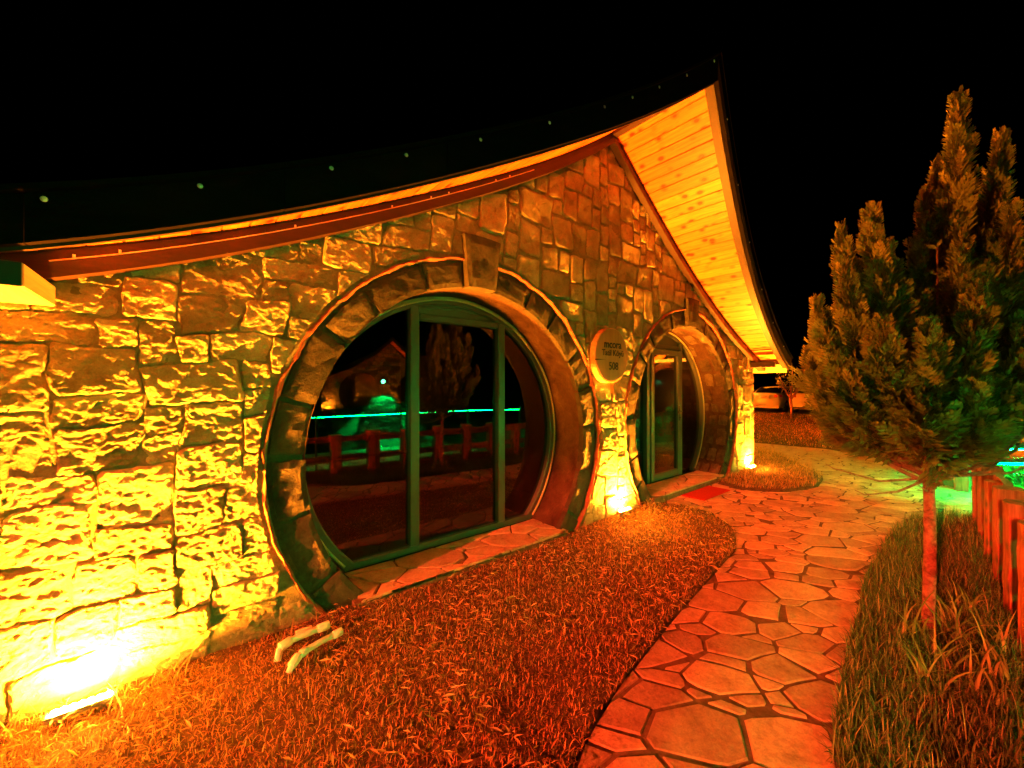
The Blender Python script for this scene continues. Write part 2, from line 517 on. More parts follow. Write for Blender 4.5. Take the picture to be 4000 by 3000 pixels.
# quoins turning the far corner, seen past the third lamp
for k in range(9):
    z0 = 0.02 + k*0.225
    if z0+0.21 > zb(WR): break
    m = MB(); w = _rd.uniform(0.02, 0.05)
    m.box(WR-0.002, WR+w, -0.03-_rd.random()*0.02, 0.28+_rd.random()*0.15, z0, z0+0.205, bev=0.02)
    m.build('corner_stone', M['stone'], wall)

# ------------------------------------------------------------------ round arches
def arch(center, name, keyscale):
    cx, cz = center
    ring = add(name, *ring_bed(cx, cz), M['bedm'], house)
    a0 = -math.asin(min(1, cz/RIN)) + 0.01
    a1 = pi - a0
    kw = 0.105*keyscale
    rd = random.Random(int(cx*100))
    def block(b0, b1, r0, r1, y0, nm):
        nr, na = 7, 9
        vs = []; so = rd.uniform(0, 50); tl = rd.uniform(-1,1)*0.03
        for back in (0, 1):
            for i in range(na):
                for j in range(nr):
                    a = b0+(b1-b0)*i/(na-1); r = r0+(r1-r0)*j/(nr-1)
                    e = min(i, na-1-i, j, nr-1-j)
                    x, z = cx+r*math.cos(a), cz+r*math.sin(a)
                    if e == 0 and j > 0:
                        x += 0.007*fnoise(x*14, so, z*14); z += 0.007*fnoise(x*14, so+5, z*14)
                    if back: y = 0.03
                    else:
                        y = min(y0 + 0.008*fnoise(x*7, so, z*7) + 0.005*fnoise(x*19, so, z*19) + (0.008 if e == 0 else 0) + tl*0.4*(j/(nr-1)-0.5), -0.012)
                    z = max(z, 0.0)
                    vs.append(V(x, y, z))
        fs = []; N = na*nr
        idx = lambda b, i, j: b*N + i*nr + j
        for i in range(na-1):
            for j in range(nr-1):
                fs.append((idx(0,i,j), idx(0,i,j+1), idx(0,i+1,j+1), idx(0,i+1,j)))
        for i in range(na-1):
            fs.append((idx(0,i,0), idx(0,i+1,0), idx(1,i+1,0), idx(1,i,0)))
            fs.append((idx(0,i,nr-1), idx(1,i,nr-1), idx(1,i+1,nr-1), idx(0,i+1,nr-1)))
        for j in range(nr-1):
            fs.append((idx(0,0,j), idx(1,0,j), idx(1,0,j+1), idx(0,0,j+1)))
            fs.append((idx(0,na-1,j), idx(0,na-1,j+1), idx(1,na-1,j+1), idx(1,na-1,j)))
        return add(nm, vs, fs, M['vous'], ring)
    block(pi/2-kw, pi/2+kw, RIN-0.005, RIN+0.44*keyscale, -0.10, 'keystone')
    for side in (0, 1):
        s0, s1 = (a0, pi/2-kw) if side == 0 else (pi/2+kw, a1)
        cuts = [s0]
        nb = 8
        for k in range(1, nb): cuts.append(s0+(s1-s0)*(k+rd.uniform(-0.22, 0.22))/nb)
        cuts.append(s1)
        for p, q in zip(cuts[:-1], cuts[1:]):
            g = 0.008+0.008*rd.random()
            block(p+g, q-g, RIN-0.002, ROUT-0.03+rd.uniform(-0.03, 0.015), -0.036+rd.uniform(-0.006, 0.006), 'voussoir')
    # crumbly mortar fillet round the outside of the ring
    n = 300; vs = []; fs = []
    prof = 6
    for i in range(n+1):
        a = a0+(a1-a0)*i/n
        for j in range(prof):
            t = j/(prof-1)*pi
            rr = ROUT-0.012 + 0.015*math.cos(pi-t)*(1+0.5*fnoise(i*0.3, cx, 2))
            y = -0.012 - 0.050*math.sin(t)*(1+0.5*fnoise(i*0.31, j*0.7, cx))
            rr += 0.020*fnoise(i*0.13, j*0.3, cx+4) + 0.010*fnoise(i*0.5, j*0.5, cx+9)
            vs.append(V(cx+rr*math.cos(a), y, max(0, cz+rr*math.sin(a))))
    for i in range(n):
        for j in range(prof-1):
            b = i*prof+j; fs.append((b, b+1, b+prof+1, b+prof))
    add('mortar_fillet', vs, fs, M['bandm'], ring, smooth=True)
    # deep plastered reveal
    n = 160; m_ = 16; vs = []; fs = []
    for i in range(n+1):
        a = a0+(a1-a0)*i/n
        for j in range(m_+1):
            y = -0.024+0.484*j/m_
            rr = RIN + 0.004 + 0.010*fnoise(math.cos(a)*5+cx, y*5, math.sin(a)*5) + 0.006*fnoise(math.cos(a)*13, y*13, math.sin(a)*13+cx)
            vs.append(V(cx+rr*math.cos(a), y, max(0.0, cz+rr*math.sin(a))))
    for i in range(n):
        for j in range(m_):
            b = i*(m_+1)+j; fs.append((b, b+m_+1, b+m_+2, b+1))
    add('reveal', vs, fs, M['reveal'], ring, smooth=True)
    if keyscale < 1:
        # rubble facing the door reveal
        a = a0+0.05
        while a < a1-0.1:
            da = rd.uniform(0.14, 0.26)
            y = -0.035
            while y < 0.33:
                dy = rd.uniform(0.14, 0.24); so = rd.uniform(0, 50)
                if rd.random() < 0.82:
                    vs = []; fs = []; na, ny = 8, 7
                    for i in range(na):
                        for j in range(ny):
                            u, w = i/(na-1), j/(ny-1)
                            e = min(1.0, 4*min(u, 1-u, w, 1-w)); aa = a+0.012+(da-0.024)*u+0.012*fnoise(w*3, so, 1); yy = min(0.385, y+0.008+(dy-0.016)*w+0.012*fnoise(u*3, so, 4))
                            rr = RIN+0.012-e*(0.028+0.018*fnoise(u*4+so, w*4, 2))
                            vs.append(V(cx+rr*math.cos(aa), yy, max(0.0, cz+rr*math.sin(aa))))
                    for i in range(na-1):
                        for j in range(ny-1): fs.append((i*ny+j, (i+1)*ny+j, (i+1)*ny+j+1, i*ny+j+1))
                    add('reveal_stone', vs, fs, M['revstone'], ring, smooth=True)
                y += dy
            a += da
    return ring

def ring_bed(cx, cz):
    a0 = -math.asin(min(1, cz/RIN)); a1 = pi-a0; n = 90
    vs = []; fs = []
    for i in range(n+1):
        a = a0+(a1-a0)*i/n
        for r, y in ((RIN+0.012, 0.05), (RIN+0.012, -0.008), (ROUT-0.02, -0.008), (ROUT-0.02, 0.05)):
            vs.append(V(cx+r*math.cos(a), y + (0.004*fnoise(a*9, r, cx) if y < 0 else 0), max(0, cz+r*math.sin(a))))
    for i in range(n):
        for j in range(3):
            b = i*4+j; fs.append((b, b+4, b+5, b+1))
    return vs, fs

arch_win = arch(WIN, 'window_arch', 1.0)
arch_win['label'] = 'dark stone ring with keystone round the large window'
arch_door = arch(DOOR, 'door_arch', 0.92)
arch_door['label'] = 'dark stone ring with keystone round the doorway'

# ------------------------------------------------------------------ glazing
def ring_frame(cx, cz, r0, r1, y0, y1, zmin, mat, name, parent):
    a0 = -math.asin((cz-zmin)/r1); a1 = pi-a0; n = 96; vs = []; fs = []
    for i in range(n+1):
        a = a0+(a1-a0)*i/n
        for r, y in ((r0,y1),(r0,y0),(r0+0.012,y0-0.012),(r1-0.004,y0-0.012),(r1,y0),(r1,y1)):
            vs.append(V(cx+r*math.cos(a), y, max(zmin, cz+r*math.sin(a))))
    for i in range(n):
        for j in range(5):
            b = i*6+j; fs.append((b, b+6, b+7, b+1))
    return add(name, vs, fs, mat, parent)

def disc(cx, cz, R, y, zmin, x0, x1, mat, name, parent, zmax=99):
    """part of the round opening between x0 and x1, as a pane 8 mm thick"""
    n = 40; top = []; bot = []
    for i in range(n+1):
        x = x0+(x1-x0)*i/n
        h = math.sqrt(max(0, R*R-(x-cx)**2))
        top.append((x, min(zmax, cz+h))); bot.append((x, max(zmin, cz-h)))
    poly = [p for p in bot] + [p for p in reversed(top)]
    vs = [V(x, y, z) for x, z in poly]
    return add(name, vs, [tuple(range(len(vs)))], mat, parent)

def rope(cx, cz, R, y, zmin, parent, name, a_from=None, a_to=None, dr=0.0, r=0.0085, pitch=0.055):
    a0 = -math.asin((cz-zmin)/R)+0.02 if a_from is None else a_from
    a1 = pi-a0 if a_to is None else a_to
    m = MB()
    L = (a1-a0)*R; n = int(L/0.009)
    for s in range(3):
        pts = []
        for i in range(n+1):
            a = a0+(a1-a0)*i/n; ph = 2*pi*(i/n*L/pitch + s/3)
            rr = R + r*0.75*math.cos(ph) + dr*fnoise(a*3, 1, R); yy = y + r*0.75*math.sin(ph)
            pts.append(V(cx+rr*math.cos(a), yy, cz+rr*math.sin(a)))
        m.tube(pts, r*0.82, 5)
    return m.build(name, M['rope'], parent, smooth=True)

YG = 0.44
def big_window():
    cx, cz = WIN; zmin = 0.075
    fr = ring_frame(cx, cz, RIN-0.085, RIN-0.002, YG-0.03, YG+0.05, zmin, M['frame'], 'window', house)
    fr['label'] = 'large round three-bay window with dark glass'
    R = RIN-0.075
    xa, xb, w = 1.605, 2.60, 0.09
    boxobj('bottom_rail', M['frame'], fr, cx-1.05, cx+1.05, YG-0.028, YG+0.048, zmin-0.005, zmin+0.055, bev=0.006)
    for nm, x in (('mullion', xa), ('mullion', xb)):
        h = math.sqrt(R*R-(x-cx)**2)+0.01
        boxobj(nm, M['frame'], fr, x-w/2, x+w/2, YG-0.045, YG+0.045, zmin+0.056, cz+h-0.01, bev=0.008)
    # transom and the blind panel above it
    zt = 2.185
    boxobj('transom', M['frame'], fr, xa+w/2+0.002, xb-w/2-0.002, YG-0.04, YG+0.045, zt, zt+0.065, bev=0.008)
    m = MB(); poly = [(xa+w/2+0.003, zt+0.067), (xb-w/2-0.003, zt+0.067)]
    for i in range(16):
        x = xb-w/2-0.003 + (xa-xb+w+0.006)*i/15
        poly.append((x, cz+math.sqrt(R*R-(x-cx)**2)))
    m.extrude_poly(poly, YG-0.005, YG+0.03); m.build('blind_panel', M['frame'], fr)
    m = MB(); m.tube([V(xa+w/2+0.01, YG-0.012, zt+0.115), V((xa+xb)/2, YG-0.012, zt+0.15), V(xb-w/2-0.01, YG-0.012, zt+0.105)], 0.010, 6); m.build('bead', M['frame'], fr)
    for a, b, zm in ((cx-R, xa-w/2, 99), (xa+w/2, xb-w/2, zt), (xb+w/2, cx+R, 99)):
        disc(cx, cz, R+0.01, YG+0.012, zmin+0.05, a, b, M['glass'], 'pane', fr, zm)
    rope(cx, cz, RIN-0.020, YG-0.045, 0.10, fr, 'rope', dr=0.004)
    rope(cx, cz, RIN-0.038, YG-0.055, 0.10, fr, 'rope', a_from=0.75, a_to=2.5, dr=0.006)
    # flagstone sill
    sl = boxobj('sill', M['pathbed'], house, cx-1.10, cx+1.10, -0.10, YG-0.05, 0.0, 0.062)
    return sl
sill = big_window()

def doorway():
    cx, cz = DOOR; zmin = 0.09
    fr = ring_frame(cx, cz, RIN-0.07, RIN-0.002, YG-0.03, YG+0.05, zmin, M['frame'], 'glazed_doorway', house)
    fr['label'] = 'round glazed doorway with a single framed glass door'
    R = RIN-0.06
    x0, x1 = 5.40, 6.37; zt = 2.14
    for x, w in ((x0, 0.085), (x1, 0.085)):
        h = math.sqrt(R*R-(x-cx)**2)
        boxobj('jamb', M['frame'], fr, x-w/2, x+w/2, YG-0.05, YG+0.045, zmin, cz+h-0.005, bev=0.008)
    boxobj('head_rail', M['frame'], fr, x0+0.044, x1-0.044, YG-0.045, YG+0.045, zt+0.012, zt+0.075, bev=0.008)
    for a, b, lo, hi in ((cx-R, x0-0.043, zmin, 99), (x1+0.043, cx+R, zmin, 99)):
        disc(cx, cz, R+0.01, YG+0.015, lo, a, b, M['glass'], 'side_pane', fr, hi)
    m = MB(); poly = [(x0+0.05, zt+0.077), (x1-0.05, zt+0.077)]
    for i in range(12):
        x = x1-0.05+(x0-x1+0.1)*i/11; poly.append((x, cz+math.sqrt(R*R-(x-cx)**2)))
    m.extrude_poly(poly, YG-0.005, YG+0.02); m.build('blind_panel', M['frame'], fr)
    dr = boxobj('door', M['frame'], house, x0+0.05, x0+0.135, YG-0.065, YG+0.01, zmin+0.02, zt)
    dr['label'] = 'glass door in a slim dark frame'
    boxobj('stile', M['frame'], dr, x1-0.135, x1-0.05, YG-0.065, YG+0.01, zmin+0.02, zt, bev=0.006)
    boxobj('top_rail', M['frame'], dr, x0+0.137, x1-0.137, YG-0.064, YG+0.009, zt-0.085, zt, bev=0.006)
    boxobj('bottom_rail', M['frame'], dr, x0+0.137, x1-0.137, YG-0.064, YG+0.009, zmin+0.02, zmin+0.125, bev=0.006)
    add('pane', [V(x0+0.13,YG-0.03,zmin+0.12),V(x1-0.13,YG-0.03,zmin+0.12),V(x1-0.13,YG-0.03,zt-0.08),V(x0+0.13,YG-0.03,zt-0.08)], [(0,1,2,3)], M['glass'], dr)
    m = MB(); hx = x1-0.092
    m.box(hx-0.02, hx+0.02, YG-0.075, YG-0.066, 1.0, 1.24, bev=0.003)
    m.tube([V(hx,YG-0.07,1.15),V(hx,YG-0.115,1.15),V(hx-0.02,YG-0.125,1.15),V(hx-0.13,YG-0.125,1.148)], 0.010, 8)
    m.tube([V(hx,YG-0.07,1.05),V(hx,YG-0.09,1.05)], 0.012, 8)
    m.build('handle', M['black'], dr)
    rope(cx, cz, RIN-0.020, YG-0.045, 0.12, fr, 'rope', dr=0.003)
    st = boxobj('doorstep', M['pathbed'], house, cx-1.03, cx+1.06, -0.075, YG-0.06, 0.0, 0.088)
    return st
doorstep = doorway()

# the dark room behind the glass
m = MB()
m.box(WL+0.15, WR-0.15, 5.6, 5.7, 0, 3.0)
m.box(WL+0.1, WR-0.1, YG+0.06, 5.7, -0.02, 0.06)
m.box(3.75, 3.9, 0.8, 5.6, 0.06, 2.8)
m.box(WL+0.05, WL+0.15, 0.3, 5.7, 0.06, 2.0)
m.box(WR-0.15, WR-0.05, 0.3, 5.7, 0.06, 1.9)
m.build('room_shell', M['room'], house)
m = MB()
for x0, x1 in ((WL, WR),):
    m.box(x0+0.1, x1-0.1, 6.9, 7.0, 0, 2.4)
m.build('back_wall', M['mortar'], house)

# ------------------------------------------------------------------ roof
def strip(xs, f0, f1, f2, f3, name, mat, parent, smooth=False):
    """extrude a quad section (four functions of x giving (y, z)) along x"""
    vs = []; fs = []
    for x in xs:
        for f in (f0, f1, f2, f3):
            y, z = f(x); vs.append(V(x, y, z))
    n = len(xs)
    for i in range(n-1):
        for j in range(4):
            k = (j+1) % 4
            fs.append((i*4+j, (i+1)*4+j, (i+1)*4+k, i*4+k))
    fs.append((0,1,2,3)); fs.append(((n-1)*4+3, (n-1)*4+2, (n-1)*4+1, (n-1)*4))
    return add(name, vs, fs, mat, parent, smooth)

def xrange(a, b, step=0.08):
    n = max(2, int(abs(b-a)/step)+1); return [a+(b-a)*i/(n-1) for i in range(n)]

_xs = xrange(XL, XC, 0.1) + xrange(XC, XR, 0.1)[1:]
roof = strip(_xs, lambda x: (ye(x)+0.02, zs(x)+0.03), lambda x: (ye(x)+0.02, zs(x)+0.075), lambda x: (7.4, zs(x)+0.075), lambda x: (7.4, zs(x)+0.03), 'roof', M['shingle'], house)
roof['label'] = 'dark concave gable roof with pine-boarded overhang'

def arc_cuts(a, b, w):
    """x positions spaced w apart along the slope, from the ridge outwards"""
    sg = 1 if b > a else -1; xs = [a]; x = a; L = 0
    while abs(x-a) < abs(b-a):
        x2 = x+sg*0.005; L += math.hypot(0.005, zs(x2)-zs(x)); x = x2
        if L >= w: xs.append(x); L = 0
    xs.append(b); return xs
for a, b in ((XC-0.01, XL), (XC+0.01, XR)):
    c = arc_cuts(a, b, 0.143)
    for p, q in zip(c[:-1], c[1:]):
        if abs(q-p) < 0.02: continue
        g = 0.0022*(1 if q > p else -1)
        p2, q2 = p+g, q-g
        dz = 0.0015*random.random()
        vs = []
        for x, e in ((p2, 0), (p2+2.2*g, 1), (q2-2.2*g, 1), (q2, 0)):
            for y in (ye(x)+0.015, -0.005):
                vs.append(V(x, y, zs(x) + (0.005 if not e else 0) - dz))
        for x in (p2, q2):
            for y in (ye(x)+0.015, -0.005): vs.append(V(x, y, zs(x)+0.022))
        fs = [(0,1,3,2),(2,3,5,4),(4,5,7,6),(0,8,9,1),(6,7,11,10),(8,10,11,9),(0,2,4,6,10,8),(1,9,11,7,5,3)]
        add('soffit_board', vs, fs, M['pine'], roof)

# wall beam and barge rafter
for a, b in ((XL, XC-0.004), (XC+0.004, XR)):
    xs = xrange(a, b)
    strip(xs, lambda x: (-0.125, zb(x)+0.0), lambda x: (-0.125, zb(x)+0.075), lambda x: (-0.002, zb(x)+0.075), lambda x: (-0.002, zb(x)+0.0), 'wall_beam', M['beam'], roof)
    strip(xs, lambda x: (-0.105, zb(x)+0.077), lambda x: (-0.105, zb(x)+0.136), lambda x: (-0.004, zb(x)+0.136), lambda x: (-0.004, zb(x)+0.077), 'wall_beam', M['beam'], roof)
    strip(xs, lambda x: (ye(x)+0.018, zs(x)-0.095), lambda x: (ye(x)+0.018, zs(x)-0.004), lambda x: (ye(x)+0.085, zs(x)-0.004), lambda x: (ye(x)+0.085, zs(x)-0.095), 'barge_rafter', M['beam'], roof)
    strip(xs, lambda x: (ye(x)-0.004, zs(x)-0.115), lambda x: (ye(x)-0.004, zs(x)-0.02), lambda x: (ye(x)+0.016, zs(x)-0.02), lambda x: (ye(x)+0.016, zs(x)-0.115), 'trim_strip', M['beam'], roof)
# ridge trim along the soffit apex
m = MB(); m.extrude_poly([(XC-0.045, zs(XC)-0.075), (XC+0.045, zs(XC)-0.075), (XC+0.045, zs(XC)+0.0), (XC-0.045, zs(XC)+0.0)], ye(XC)+0.09, -0.128); m.build('ridge_beam', M['beam'], roof)
# cable clipped along the beam on the near side
m = MB(); m.tube([V(x, -0.112, zb(x)+0.083) for x in xrange(-0.5, 2.6, 0.06)], 0.0035, 6); m.build('cable', M['pvc'], roof)
for x in np.arange(-0.42, 2.4, 0.16):
    boxobj('cable_clip', M['pvc' if random.random() < 0.3 else 'beam'], roof, x-0.005, x+0.005, -0.113, -0.106, zb(x)+0.088, zb(x)+0.104)
# black fascia boards, butted end to end
def slope(x): return (zb(x+0.01)-zb(x-0.01))/0.02
FH = 0.195
for a, b in ((XL, XC-0.004), (XC+0.004, XR)):
    nb = 6
    for k in range(nb):
        p, q = a+(b-a)*k/nb+0.002, a+(b-a)*(k+1)/nb-0.002
        hgt = lambda x: FH*math.sqrt(1+(slope(x) if abs(x-XC) > 0.02 else slope(XC+0.05*(1 if x > XC else -1)))**2)*0.93
        dy = 0.002*(k % 2)
        strip(xrange(p, q), lambda x: (ye(x)-0.045-dy, zs(x)-0.10), lambda x: (ye(x)-0.045-dy, zs(x)-0.10+hgt(x)), lambda x: (ye(x)-0.006, zs(x)-0.10+hgt(x)), lambda x: (ye(x)-0.006, zs(x)-0.10), 'fascia_board', M['fascia'], roof)
    strip(xrange(a, b), lambda x: (ye(x)-0.075, zs(x)-0.095+hgt(x)), lambda x: (ye(x)-0.075, zs(x)-0.072+hgt(x)), lambda x: (ye(x)+0.1, zs(x)-0.072+hgt(x)), lambda x: (ye(x)+0.1, zs(x)-0.095+hgt(x)), 'drip_edge', M['fascia'], roof)
# dome-headed bolts along the fascia
_bolt = None
def dome(r, n=10, k=4):
    vs = []; fs = []
    for i in range(k):
        t = i/k*pi/2
        for j in range(n): vs.append(V(r*math.cos(t)*math.cos(2*pi*j/n), -0.6*r*math.sin(t), r*math.cos(t)*math.sin(2*pi*j/n)))
    vs.append(V(0,-0.6*r,0))
    for i in range(k-1):
        for j in range(n): fs.append((i*n+j, i*n+(j+1) % n, (i+1)*n+(j+1) % n, (i+1)*n+j))
    for j in range(n): fs.append(((k-1)*n+j, (k-1)*n+(j+1) % n, k*n))
    return vs, fs
_bm = meshdata('bolt', *dome(0.0115), True)
for x in (-1.0, -0.43, 0.05, 0.60, 1.00, 1.48, 2.02, 2.53, 2.82, 3.12, 3.45, 3.80, 4.3, 4.9, 5.6, 6.4, 7.2, 8.0):
    link_mesh('bolt', _bm, M['zinc'], roof, (x, ye(x)-0.048, zs(x)-0.10+hgt(x)-0.028))
# purlin ends
for x0, x1, zz in ((-0.70, -0.49, 1.975), (8.02, 8.12, 1.90)):
    pu = boxobj('purlin', M['beamlight' if x0 < 0 else 'beam'], roof, x0, x1, ye((x0+x1)/2)+0.10 if x0 > 0 else -0.54, -0.01, zz, zz+0.10, bev=0.006)
    if x0 < 0: boxobj('end_cap', M['black'], pu, x0+0.004, x1-0.004, -0.552, -0.541, zz+0.004, zz+0.096)
# eave board along the far side of the roof, with the boards' ends resting on it
boxobj('eave_board', M['beamlight'], roof, XR-0.03, XR, ye(XR)+0.02, 7.2, zs(XR)-0.16, zs(XR)-0.002)
boxobj('eave_beam', M['beam'], roof, WR+0.16, WR+0.22, -0.42, 7.0, zs(WR+0.2)-0.09, zs(WR+0.2)-0.003)
boxobj('cross_batten', M['beam'], roof, 7.86, 7.90, ye(7.88)+0.10, -0.13, zs(7.88)-0.035, zs(7.9)-0.012)
m = MB(); m.tube([V(XR+0.03, ye(XR)-0.02, zs(XR)+0.02), V(XR+0.03, ye(XR)-0.02, zs(XR)-0.10)], 0.03, 10); m.build('gutter_end', M['black'], roof)
# ------------------------------------------------------------------ ground
def inside(poly, x, y):
    c = False; n = len(poly); j = n-1
    for i in range(n):
        xi, yi = poly[i]; xj, yj = poly[j]
        if (yi > y) != (yj > y) and x < (xj-xi)*(y-yi)/(yj-yi)+xi: c = not c
        j = i
    return c
def seg_near(poly, x, y):
    best = (9e9, x, y)
    for i in range(len(poly)):
        ax, ay = poly[i-1]; bx, by = poly[i]
        dx, dy = bx-ax, by-ay; t = max(0, min(1, ((x-ax)*dx+(y-ay)*dy)/(dx*dx+dy*dy+1e-12)))
        px, py = ax+t*dx, ay+t*dy; d = math.hypot(x-px, y-py)
        if d < best[0]: best = (d, px, py)
    return best

gm = meshdata('ground', [(-60,-60,0),(120,-60,0),(120,90,0),(-60,90,0)], [(0,1,2,3)])
ground = props(link_mesh('ground', gm, M['ground'], None, (0,0,-0.055)), 'dark bare ground under and beyond the lawns', 'ground', None, 'structure')

LAWN = [(-1.6,0.02),(0.9,0.02),(0.92,-0.02),(0.95,-0.12),(3.10,-0.12),(3.14,0.02),(4.72,0.02),(4.80,-0.1),(5.04,-0.32),(5.02,-0.72),(4.59,-1.16),(4.08,-1.36),(2.95,-1.50),(2.36,-1.59),(1.82,-1.68),(1.51,-1.75),(1.25,-1.83),(0.95,-2.10),(0.6,-2.6),(-0.4,-3.1),(-1.6,-3.1)]
VERGE = [(2.09,-2.51),(2.38,-2.46),(2.83,-2.40),(3.51,-2.34),(4.32,-2.26),(5.69,-2.22),(6.6,-2.30),(7.15,-2.55),(7.35,-2.78),(7.2,-3.3),(4.4,-3.45),(2.0,-3.6),(0.9,-3.6),(1.75,-2.75)]
ISLE = [(6.92,0.0),(6.55,-0.12),(6.42,-0.5),(6.8,-0.97),(7.51,-1.19),(8.3,-1.09),(9.18,-0.61),(10.2,0.12),(11.0,1.0),(10.4,1.7),(9.2,1.5),(8.45,0.8),(8.24,0.0)]
PATH = [(5.0,0.02),(6.95,0.02),(6.6,-0.2),(6.42,-0.5),(6.8,-0.97),(7.51,-1.19),(8.3,-1.09),(9.18,-0.61),(10.2,0.12),(11.0,1.0),(11.0,3.2),(12.0,3.2),(11.95,1.3),(12.15,-0.3),(11.6,-1.2),(10.6,-1.9),(9.4,-2.25),(9.0,-2.75),(7.35,-2.95),(7.15,-2.55),(6.6,-2.30),(5.69,-2.22),(4.32,-2.26),(3.51,-2.34),(2.83,-2.40),(2.38,-2.46),(2.09,-2.51),(1.75,-2.75),(0.9,-3.3),(-0.4,-3.12),(0.6,-2.6),(0.95,-2.10),(1.25,-1.83),(1.51,-1.75),(1.82,-1.68),(2.36,-1.59),(2.95,-1.50),(4.08,-1.36),(4.59,-1.16),(5.02,-0.72),(5.04,-0.32)]

def sheet(name, poly, step, hfun, mat, label, cat, kind, edge=0.05):
    x0 = min(p[0] for p in poly); x1 = max(p[0] for p in poly); y0 = min(p[1] for p in poly); y1 = max(p[1] for p in poly)
    nx = int((x1-x0)/step)+2; ny = int((y1-y0)/step)+2
    idx = {}; vs = []; fs = []
    ins = {}
    for i in range(nx+1):
        for j in range(ny+1):
            ins[i,j] = inside(poly, x0+i*step, y0+j*step)
    def vert(i, j):
        if (i,j) in idx: return idx[i,j]
        x, y = x0+i*step, y0+j*step
        if ins[i,j]:
            z = hfun(x, y)
        else:
            d, x, y = seg_near(poly, x, y); z = -0.02
        idx[i,j] = len(vs); vs.append(V(x, y, z)); return idx[i,j]
    for i in range(nx):
        for j in range(ny):
            k = [(i,j),(i+1,j),(i+1,j+1),(i,j+1)]
            if sum(ins[q] for q in k) >= 1:
                fs.append([vert(*q) for q in k])
    o = add(name, vs, fs, mat, None, smooth=True)
    return props(o, label, cat, None, kind)

def bumpy(x, y): return 0.028 + 0.018*fnoise(x*2.5, y*2.5, 0.3) + 0.008*fnoise(x*11, y*11, 4)
lawn = sheet('lawn_soil', LAWN, 0.045, bumpy, M['soil'], 'bare earth under the front lawn by the cottage wall', 'soil', 'structure')
verge = sheet('verge_soil', VERGE, 0.05, bumpy, M['soil'], 'bare earth under the rough verge along the fence', 'soil', 'structure')
isle = sheet('bed_soil', ISLE, 0.06, lambda x, y: bumpy(x, y)+0.05*max(0, 1-((x-8.1)**2+(y+0.5)**2)/0.9), M['soil'], 'bare earth under the grass bed at the far cottage corner', 'soil', 'structure')

# ------------------------------------------------------------------ flagstone path
path = add('path', *(lambda P: ([V(x, y, 0.0) for x, y in P], [tuple(range(len(P)))]))(PATH), M['pathbed'])
props(path, 'irregular flagstone path winding past the cottage door', 'path', None, 'structure')

def crazy_cells(poly, rd, lo=0.025, sp=0.145):
    """broken-slab pattern: irregular Voronoi cells stretched across the walk"""
    x0 = min(p[0] for p in poly)-0.5; x1 = max(p[0] for p in poly)+0.5; y0 = min(p[1] for p in poly)-0.5; y1 = max(p[1] for p in poly)+0.5
    th = -0.75; ca, sa = math.cos(th), math.sin(th); ST = 1.55
    def fwd_(x, y): return (ca*x+sa*y)/ST, -sa*x+ca*y
    def inv_(u, v): u *= ST; return ca*u-sa*v, sa*u+ca*v
    seeds = []
    for _ in range(int((x1-x0)*(y1-y0)/(sp*sp)*9)):
        x, y = rd.uniform(x0, x1), rd.uniform(y0, y1)
        if not inside(poly, x, y) and seg_near(poly, x, y)[0] > 0.45: continue
        u, v = fwd_(x, y); r = sp*rd.choice([0.6, 0.8, 1.0, 1.0, 1.3])
        if all((u-a)**2+(v-b)**2 > (0.5*(r+c))**2 for a, b, c in seeds): seeds.append((u, v, r))
    out = []
    for u, v, r in seeds:
        cin = inside(poly, *inv_(u, v))
        P = [(u-.9,v-.9),(u+.9,v-.9),(u+.9,v+.9),(u-.9,v+.9)]
        for a, b, c in seeds:
            d = math.hypot(a-u, b-v)
            if d < 1e-9 or d > 1.1: continue
            w = 0.5+0.5*(r*r-c*c)/(d*d); mx, my = u+(a-u)*w, v+(b-v)*w; n1, n2 = (a-u)/d, (b-v)/d
            Q = []
            for i in range(len(P)):
                p, q = P[i-1], P[i]
                fp = (p[0]-mx)*n1+(p[1]-my)*n2; fq = (q[0]-mx)*n1+(q[1]-my)*n2
                if (fp <= 0) != (fq <= 0):
                    t = fp/(fp-fq); Q.append((p[0]+t*(q[0]-p[0]), p[1]+t*(q[1]-p[1])))
                if fq <= 0: Q.append(q)
            P = Q
            if len(P) < 3: break
        if len(P) >= 3:
            P = [inv_(*p) for p in P]
            # drop very short edges
            K = [p for i, p in enumerate(P) if math.hypot(p[0]-P[i-1][0], p[1]-P[i-1][1]) > 0.035]
            if len(K) >= 3 and (cin or sum(inside(poly, *p) for p in K) >= 2): out.append(K)
    return out

def chip(P, rd):
    """knock one or two corners off"""
    P = list(P)
    for _ in range(rd.choice([0,0,1,1])):
        i = rd.randrange(len(P)); a, b, c = P[i-1], P[i], P[(i+1) % len(P)]
        t, u = rd.uniform(.12,.34), rd.uniform(.12,.34)
        P[i:i+1] = [(b[0]+(a[0]-b[0])*t, b[1]+(a[1]-b[1])*t), (b[0]+(c[0]-b[0])*u, b[1]+(c[1]-b[1])*u)]
    return P

def inset(P, g):
    """shrink a convex polygon by g"""
    n = len(P); out = P
    for i in range(n):
        a, b = P[i-1], P[i]
        dx, dy = b[0]-a[0], b[1]-a[1]; L = math.hypot(dx, dy)
        if L < 1e-6: continue
        nx_, ny_ = dy/L, -dx/L            # outward for CCW
        mx, my = a[0]-nx_*g, a[1]-ny_*g
        Q = []
        for k in range(len(out)):
            p, q = out[k-1], out[k]
            fp = (p[0]-mx)*nx_+(p[1]-my)*ny_; fq = (q[0]-mx)*nx_+(q[1]-my)*ny_
            if (fp <= 0) != (fq <= 0):
                t = fp/(fp-fq); Q.append((p[0]+t*(q[0]-p[0]), p[1]+t*(q[1]-p[1])))
            if fq <= 0: Q.append(q)
        out = Q
        if len(out) < 3: return None
    return out

